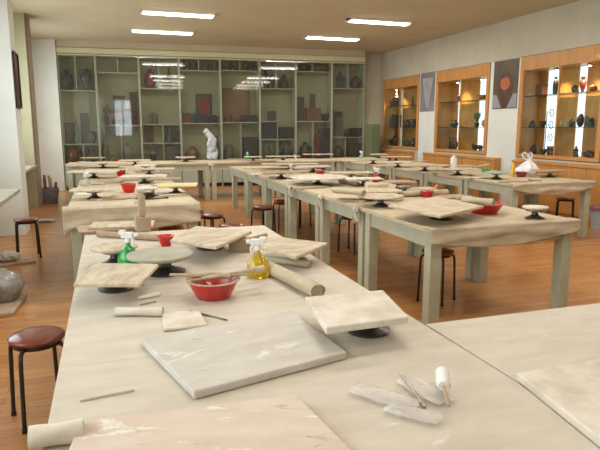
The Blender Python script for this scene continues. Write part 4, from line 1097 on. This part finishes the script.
board(80, 126, 162.5, .3, 'wide tan board on the fourth left-row table', m=M_board, wname='wide tan board, fourth left-row table')
bowl(at(115, 159.5, TH), .07, .05, 'low red bowl far along the left-hand row', M_redclay)
board(120, 150, 160, .3, 'tan raised board far along the left-hand row', m=M_board, wname='far raised board of the left-hand row')
board(82, 106, 157.5, .3, 'tan board on the farthest left-row table', m=M_board, w=False)
board(84, 104, 154.5, .3, 'small board at the far left of the cross row', m=M_board3, wname='small board at far left of the cross row')

# loose modelling tools and offcuts scattered between the boards
CL = [(300, 184, 'near the round white board'), (330, 186, 'beside the small pinkish roll'), (352, 200, 'before the oval tan board'), (400, 201, 'behind the cornerwise board'),
      (452, 194, 'left of the thick canvas roll'), (276, 177, 'on the fourth middle-row table'), (312, 170, 'beyond the bright red bowl'), (358, 186, 'left of the pale wooden box'),
      (105, 200, 'in front of the tall red bowl'), (140, 204, 'at the front edge of the left-hand row'), (160, 199, 'under the yellowish board'), (92, 181, 'right of the white spray bottle'),
      (148, 182, 'behind the white sponge'), (470, 176, 'left of the green bowl'), (428, 171, 'left of the white bottle'), (395, 168, 'on the third right-row table'), (535, 181, 'before the flat tan board')]
for n_, (px, py, wh_) in enumerate(CL):
    p_ = keep(at(px, py, TH), .12); a_ = n_*1.3; d_ = Vector((math.cos(a_), math.sin(a_), 0))*(.07+.02*(n_ % 3))
    stick(p_-d_, p_+d_, .007, ('slim brown modelling tool ', 'dark metal modelling tool ', 'pale wooden modelling tool ')[n_ % 3] + wh_, (M_board3, M_iron, M_board2)[n_ % 3], 'modelling_tool', cat='tool', flat=n_ % 2 == 0)

EXTRA = [(296, 326, 187, .16, M_board3, 'short brown plank before the round white board', .4), (338, 366, 199.5, .14, M_board, 'short tan plank at the aisle edge of the second table', -.5),
         (412, 446, 191.5, .12, M_board3, 'narrow brown slat right of the wooden block', .2), (286, 312, 180, .14, M_board2, 'pale slat at the aisle edge of the third table', -.3),
         (356, 396, 173.5, .2, M_board3, 'brown plank at the far side of the third middle-row table', .2), (246, 274, 173.5, .16, M_board2, 'pale slat at the aisle edge of the fourth table', .5),
         (92, 126, 198.5, .10, M_board3, 'narrow brown slat at the front of the left-hand row', .1), (158, 186, 194, .14, M_board2, 'pale slat below the yellowish board', .3),
         (80, 104, 183.5, .12, M_board, 'tan slat beside the white spray bottle', .3), (140, 176, 172, .18, M_board3, 'brown plank on the right of the third left-row table', -.2),
         (96, 128, 173.2, .14, M_board, 'tan slat under the long whitish board', .2), (464, 496, 177.5, .12, M_board, 'tan slat before the green bowl', -.2),
         (418, 448, 172.5, .12, M_board3, 'narrow brown slat before the white bottle', .3), (366, 396, 165.5, .14, M_board, 'tan slat at the aisle edge of the right-hand row', .1),
         (316, 350, 164.5, .2, M_board3, 'brown plank at the far side of the fifth middle-row table', .2), (100, 128, 158.8, .16, M_board3, 'brown slat beside the far low red bowl', .1)]
for a_, b_, py, D_, m_, lab_, rz_ in EXTRA: board(a_, b_, py, D_, lab_, m=m_, w=False, rz=rz_, th=.012)
wheelie = [(472, 203, 'bare iron banding wheel left of the wide red bowl'), (404, 193.5, 'bare iron banding wheel before the wooden block'), (146, 199, 'bare iron banding wheel at the front of the left-hand row')]
for px, py, lab_ in wheelie[1:]: wheel_at(keep(at(px, py, TH), .1), lab_)

# ================================================================ CROSS ROW THINGS
board(176, 195, 157, .3, 'low tan board left of the wrapped sculpture', m=M_board, wname='tan board left of the wrapped sculpture')
board(222, 240, 157.5, .25, 'small brown board right of the wrapped sculpture', m=M_board3, w=False)
board(244, 262, 156.5, .3, 'tan board beside the far green bottle', m=M_board, wname='tan board beside the far green bottle')
board(266, 300, 156, .3, 'wide tan board in the middle of the cross row', m=M_board, wname='wide tan board, middle of cross row')
board(303, 333, 154, .3, 'raised tan board on the cross row before the red box', m=M_board, wname='raised tan board of the cross row')
squeeze(241.5, 158, .17, .03, M_green, M_white, 'far green bottle standing on the cross row')
# wrapped sculpture (bent figure)
p = keep(at(204, 158.5, TH), .2)
me = bpy.data.meshes.new('wrapped_sculpture')
V = [(0, 0, .30), (.04, 0, .42), (.0, 0, .50), (-.09, 0, .55), (-.13, 0, .58), (-.02, .05, .16), (-.03, .06, .02), (.09, -.05, .16), (.06, -.06, .02), (-.02, -.07, .40), (-.08, -.08, .28), (.0, 0, .02)]
Eg = [(0, 1), (1, 2), (2, 3), (3, 4), (0, 5), (5, 6), (0, 7), (7, 8), (2, 9), (9, 10), (0, 11)]
me.from_pydata([Vector(v) for v in V], Eg, []); me.update()
o = bpy.data.objects.new('wrapped_sculpture', me); C.objects.link(o); me.materials.append(mat('clear_wrap', (196, 202, 208), .2, col2=(160, 166, 172), scale=12, bump=.5, bscale=16, coat=.5))
sk = o.modifiers.new('skin', 'SKIN')
for v, r_ in zip(me.skin_vertices[0].data, [.075, .095, .07, .05, .075, .06, .055, .06, .065, .035, .03, .04]): v.radius = (r_, r_)
me.skin_vertices[0].data[0].use_root = True
sb = o.modifiers.new('sub', 'SUBSURF'); sb.levels = sb.render_levels = 2
tx = bpy.data.textures.new('crumple', 'CLOUDS'); tx.noise_scale = .06
dm = o.modifiers.new('crumple', 'DISPLACE'); dm.texture = tx; dm.strength = .035; dm.mid_level = .5
o.location = (p.x+.03, p.y+.03, TH-.015); o.scale = (1, 1, 1.15); tag(o, 'white plastic-wrapped clay figure bending over on the cross row', 'sculpture')

# ================================================================ FLOOR THINGS
# boards stacked on a stool in the gap before the left-hand row
d = dup(st0, (.05, 5.08, 0), .3, 'tall stool carrying a wheel and boards before the left-hand row'); d.scale = (1, 1, 1.16)
d = dup(wh0, (.05, 5.08, .527), .3, 'banding wheel on the tall stool before the left-hand row')
o = ob('wooden_board', MB().box(-.30, -.17, 0, .30, .17, .02), M_board3, bevel=.004); o.location = (.03, 5.08, .611); o.rotation_euler = (0, 0, .12)
tag(o, 'brown board on the wheel and stool before the left-hand row', 'board', 'wooden boards on the tables')
o = ob('wooden_board', MB().box(-.26, -.15, 0, .26, .15, .02), M_board, bevel=.004); o.location = (.09, 5.07, .632); o.rotation_euler = (0, 0, -.15)
tag(o, 'tan board topmost on the stool before the left-hand row', 'board', 'wooden boards on the tables')
# bin with timber offcuts
p = at(50, 203, 0)
t = thing('waste_bin', 'grey-blue waste bin full of timber offcuts beside the white pier', 'bin', (p.x, p.y, 0), 0)
ob('bin', MB().lathe([(0, 0), (.15, 0), (.18, .28), (.19, .30), (.17, .29), (.14, .02), (0, .02)], 24), mat('grey_blue_plastic', (150, 156, 172), .5, col2=(110, 106, 112), scale=5), t, smooth=True)
for q in range(6):
    a = q*1.05; c_, s_ = math.cos(a), math.sin(a)
    o = ob('timber_offcut', MB().box(-.024, -.016, 0, .024, .016, .38+.07*(q % 3)), M_board3 if q % 2 else M_clay)
    o.location = (p.x+c_*.095, p.y+s_*.095, .03); o.rotation_euler = (-s_*.10, c_*.10, a)
    tag(o, ['longest', 'right-leaning', 'far-side', 'left-leaning', 'shortest left', 'front'][q] + ' brown timber offcut sticking out of the grey-blue bin', 'timber', 'timber offcuts in the bin')
# plastic-wrapped mound on a board, left edge
P = [at(x, y, 0) for x, y in ((-30, 322), (14, 316), (27, 297), (0, 280))]
c = sum(P, Vector())/4
o = ob('floor_board', MB().prism([(q.x-c.x, q.y-c.y) for q in P], 0, .03), M_board3, bevel=.004); o.location = (c.x, c.y, .001)
tag(o, 'brown board on the floor under the plastic-wrapped clay at left', 'board')
p = at(3, 302, .03)
mb = MB().blob((0, 0, .11), .20, .17, .15, 3, .07, 11)
for v in mb.b.verts: v.co.z = max(0, v.co.z)
o = ob('wrapped_clay', mb, mat('clear_grey_plastic', (164, 162, 160), .15, col2=(120, 116, 112), scale=9, bump=.8, bscale=16, coat=.5), smooth=True)
o.location = (p.x-.04, p.y+.08, .0325); tag(o, 'mound of clay wrapped in clear grey plastic at the left edge', 'clay')
P = at(14, 263, 0)
o = ob('floor_board', MB().box(-.20, -.13, 0, .20, .13, .02), M_board3, bevel=.003); o.location = (P.x, P.y, .001); o.rotation_euler = (0, 0, .3)
tag(o, 'small brown board on the floor behind the wrapped clay', 'board')
mb = MB().blob((0, 0, .05), .12, .08, .06, 3, .16, 3)
for v in mb.b.verts: v.co.z = max(0, v.co.z)
o = ob('crumpled_rag', mb, M_cloth, smooth=True); o.location = (P.x-.06, P.y+.02, .0225); tag(o, 'crumpled grey rag lying on the small floor board', 'rag')
mb = MB().blob((0, 0, .02), .2, .1, .025, 3, .25, 8)
for v in mb.b.verts: v.co.z = max(0, v.co.z)
p = at(41, 222, 0); o = ob('crumpled_rag', mb, M_cloth, smooth=True); o.location = (p.x, p.y, .001); tag(o, 'pale rag on the floor beyond the left stool', 'rag')
# basket at the right edge
p = at(598, 228, 0)
t = thing('waste_bin', 'pale blue bin with pink rim at the right edge', 'bin', (p.x+.02, p.y, 0), 0)
ob('bin', MB().lathe([(0, 0), (.11, 0), (.15, .30), (.14, .30), (.10, .02), (0, .02)], 24), mat('pale_blue_plastic', (176, 186, 192), .5), t, smooth=True)
ob('rim', MB().lathe([(.145, .28), (.16, .28), (.165, .32), (.14, .32), (.14, .30)], 24), mat('pink_plastic', (176, 110, 116), .5), t, smooth=True)
# green locker and white fan stand by the far corner
u0, _ = onb(366, 130); u1, _ = onb(374.5, 130)
t = thing('locker', 'narrow green cabinet standing in the far right corner', 'cabinet'); place_back(t, (u0+u1)/2, -.22, 0)
W = u1-u0
ob('body', MB().box(-W/2, -.15, 0, W/2, .2, 1.55), mat('green_paint', (120, 134, 96), .5), t, bevel=.005)
ob('door', MB().box(-W/2+.01, -.165, .05, W/2-.01, -.1505, 1.5), mat('green_paint_dark', (104, 120, 86), .5), t, bevel=.003)
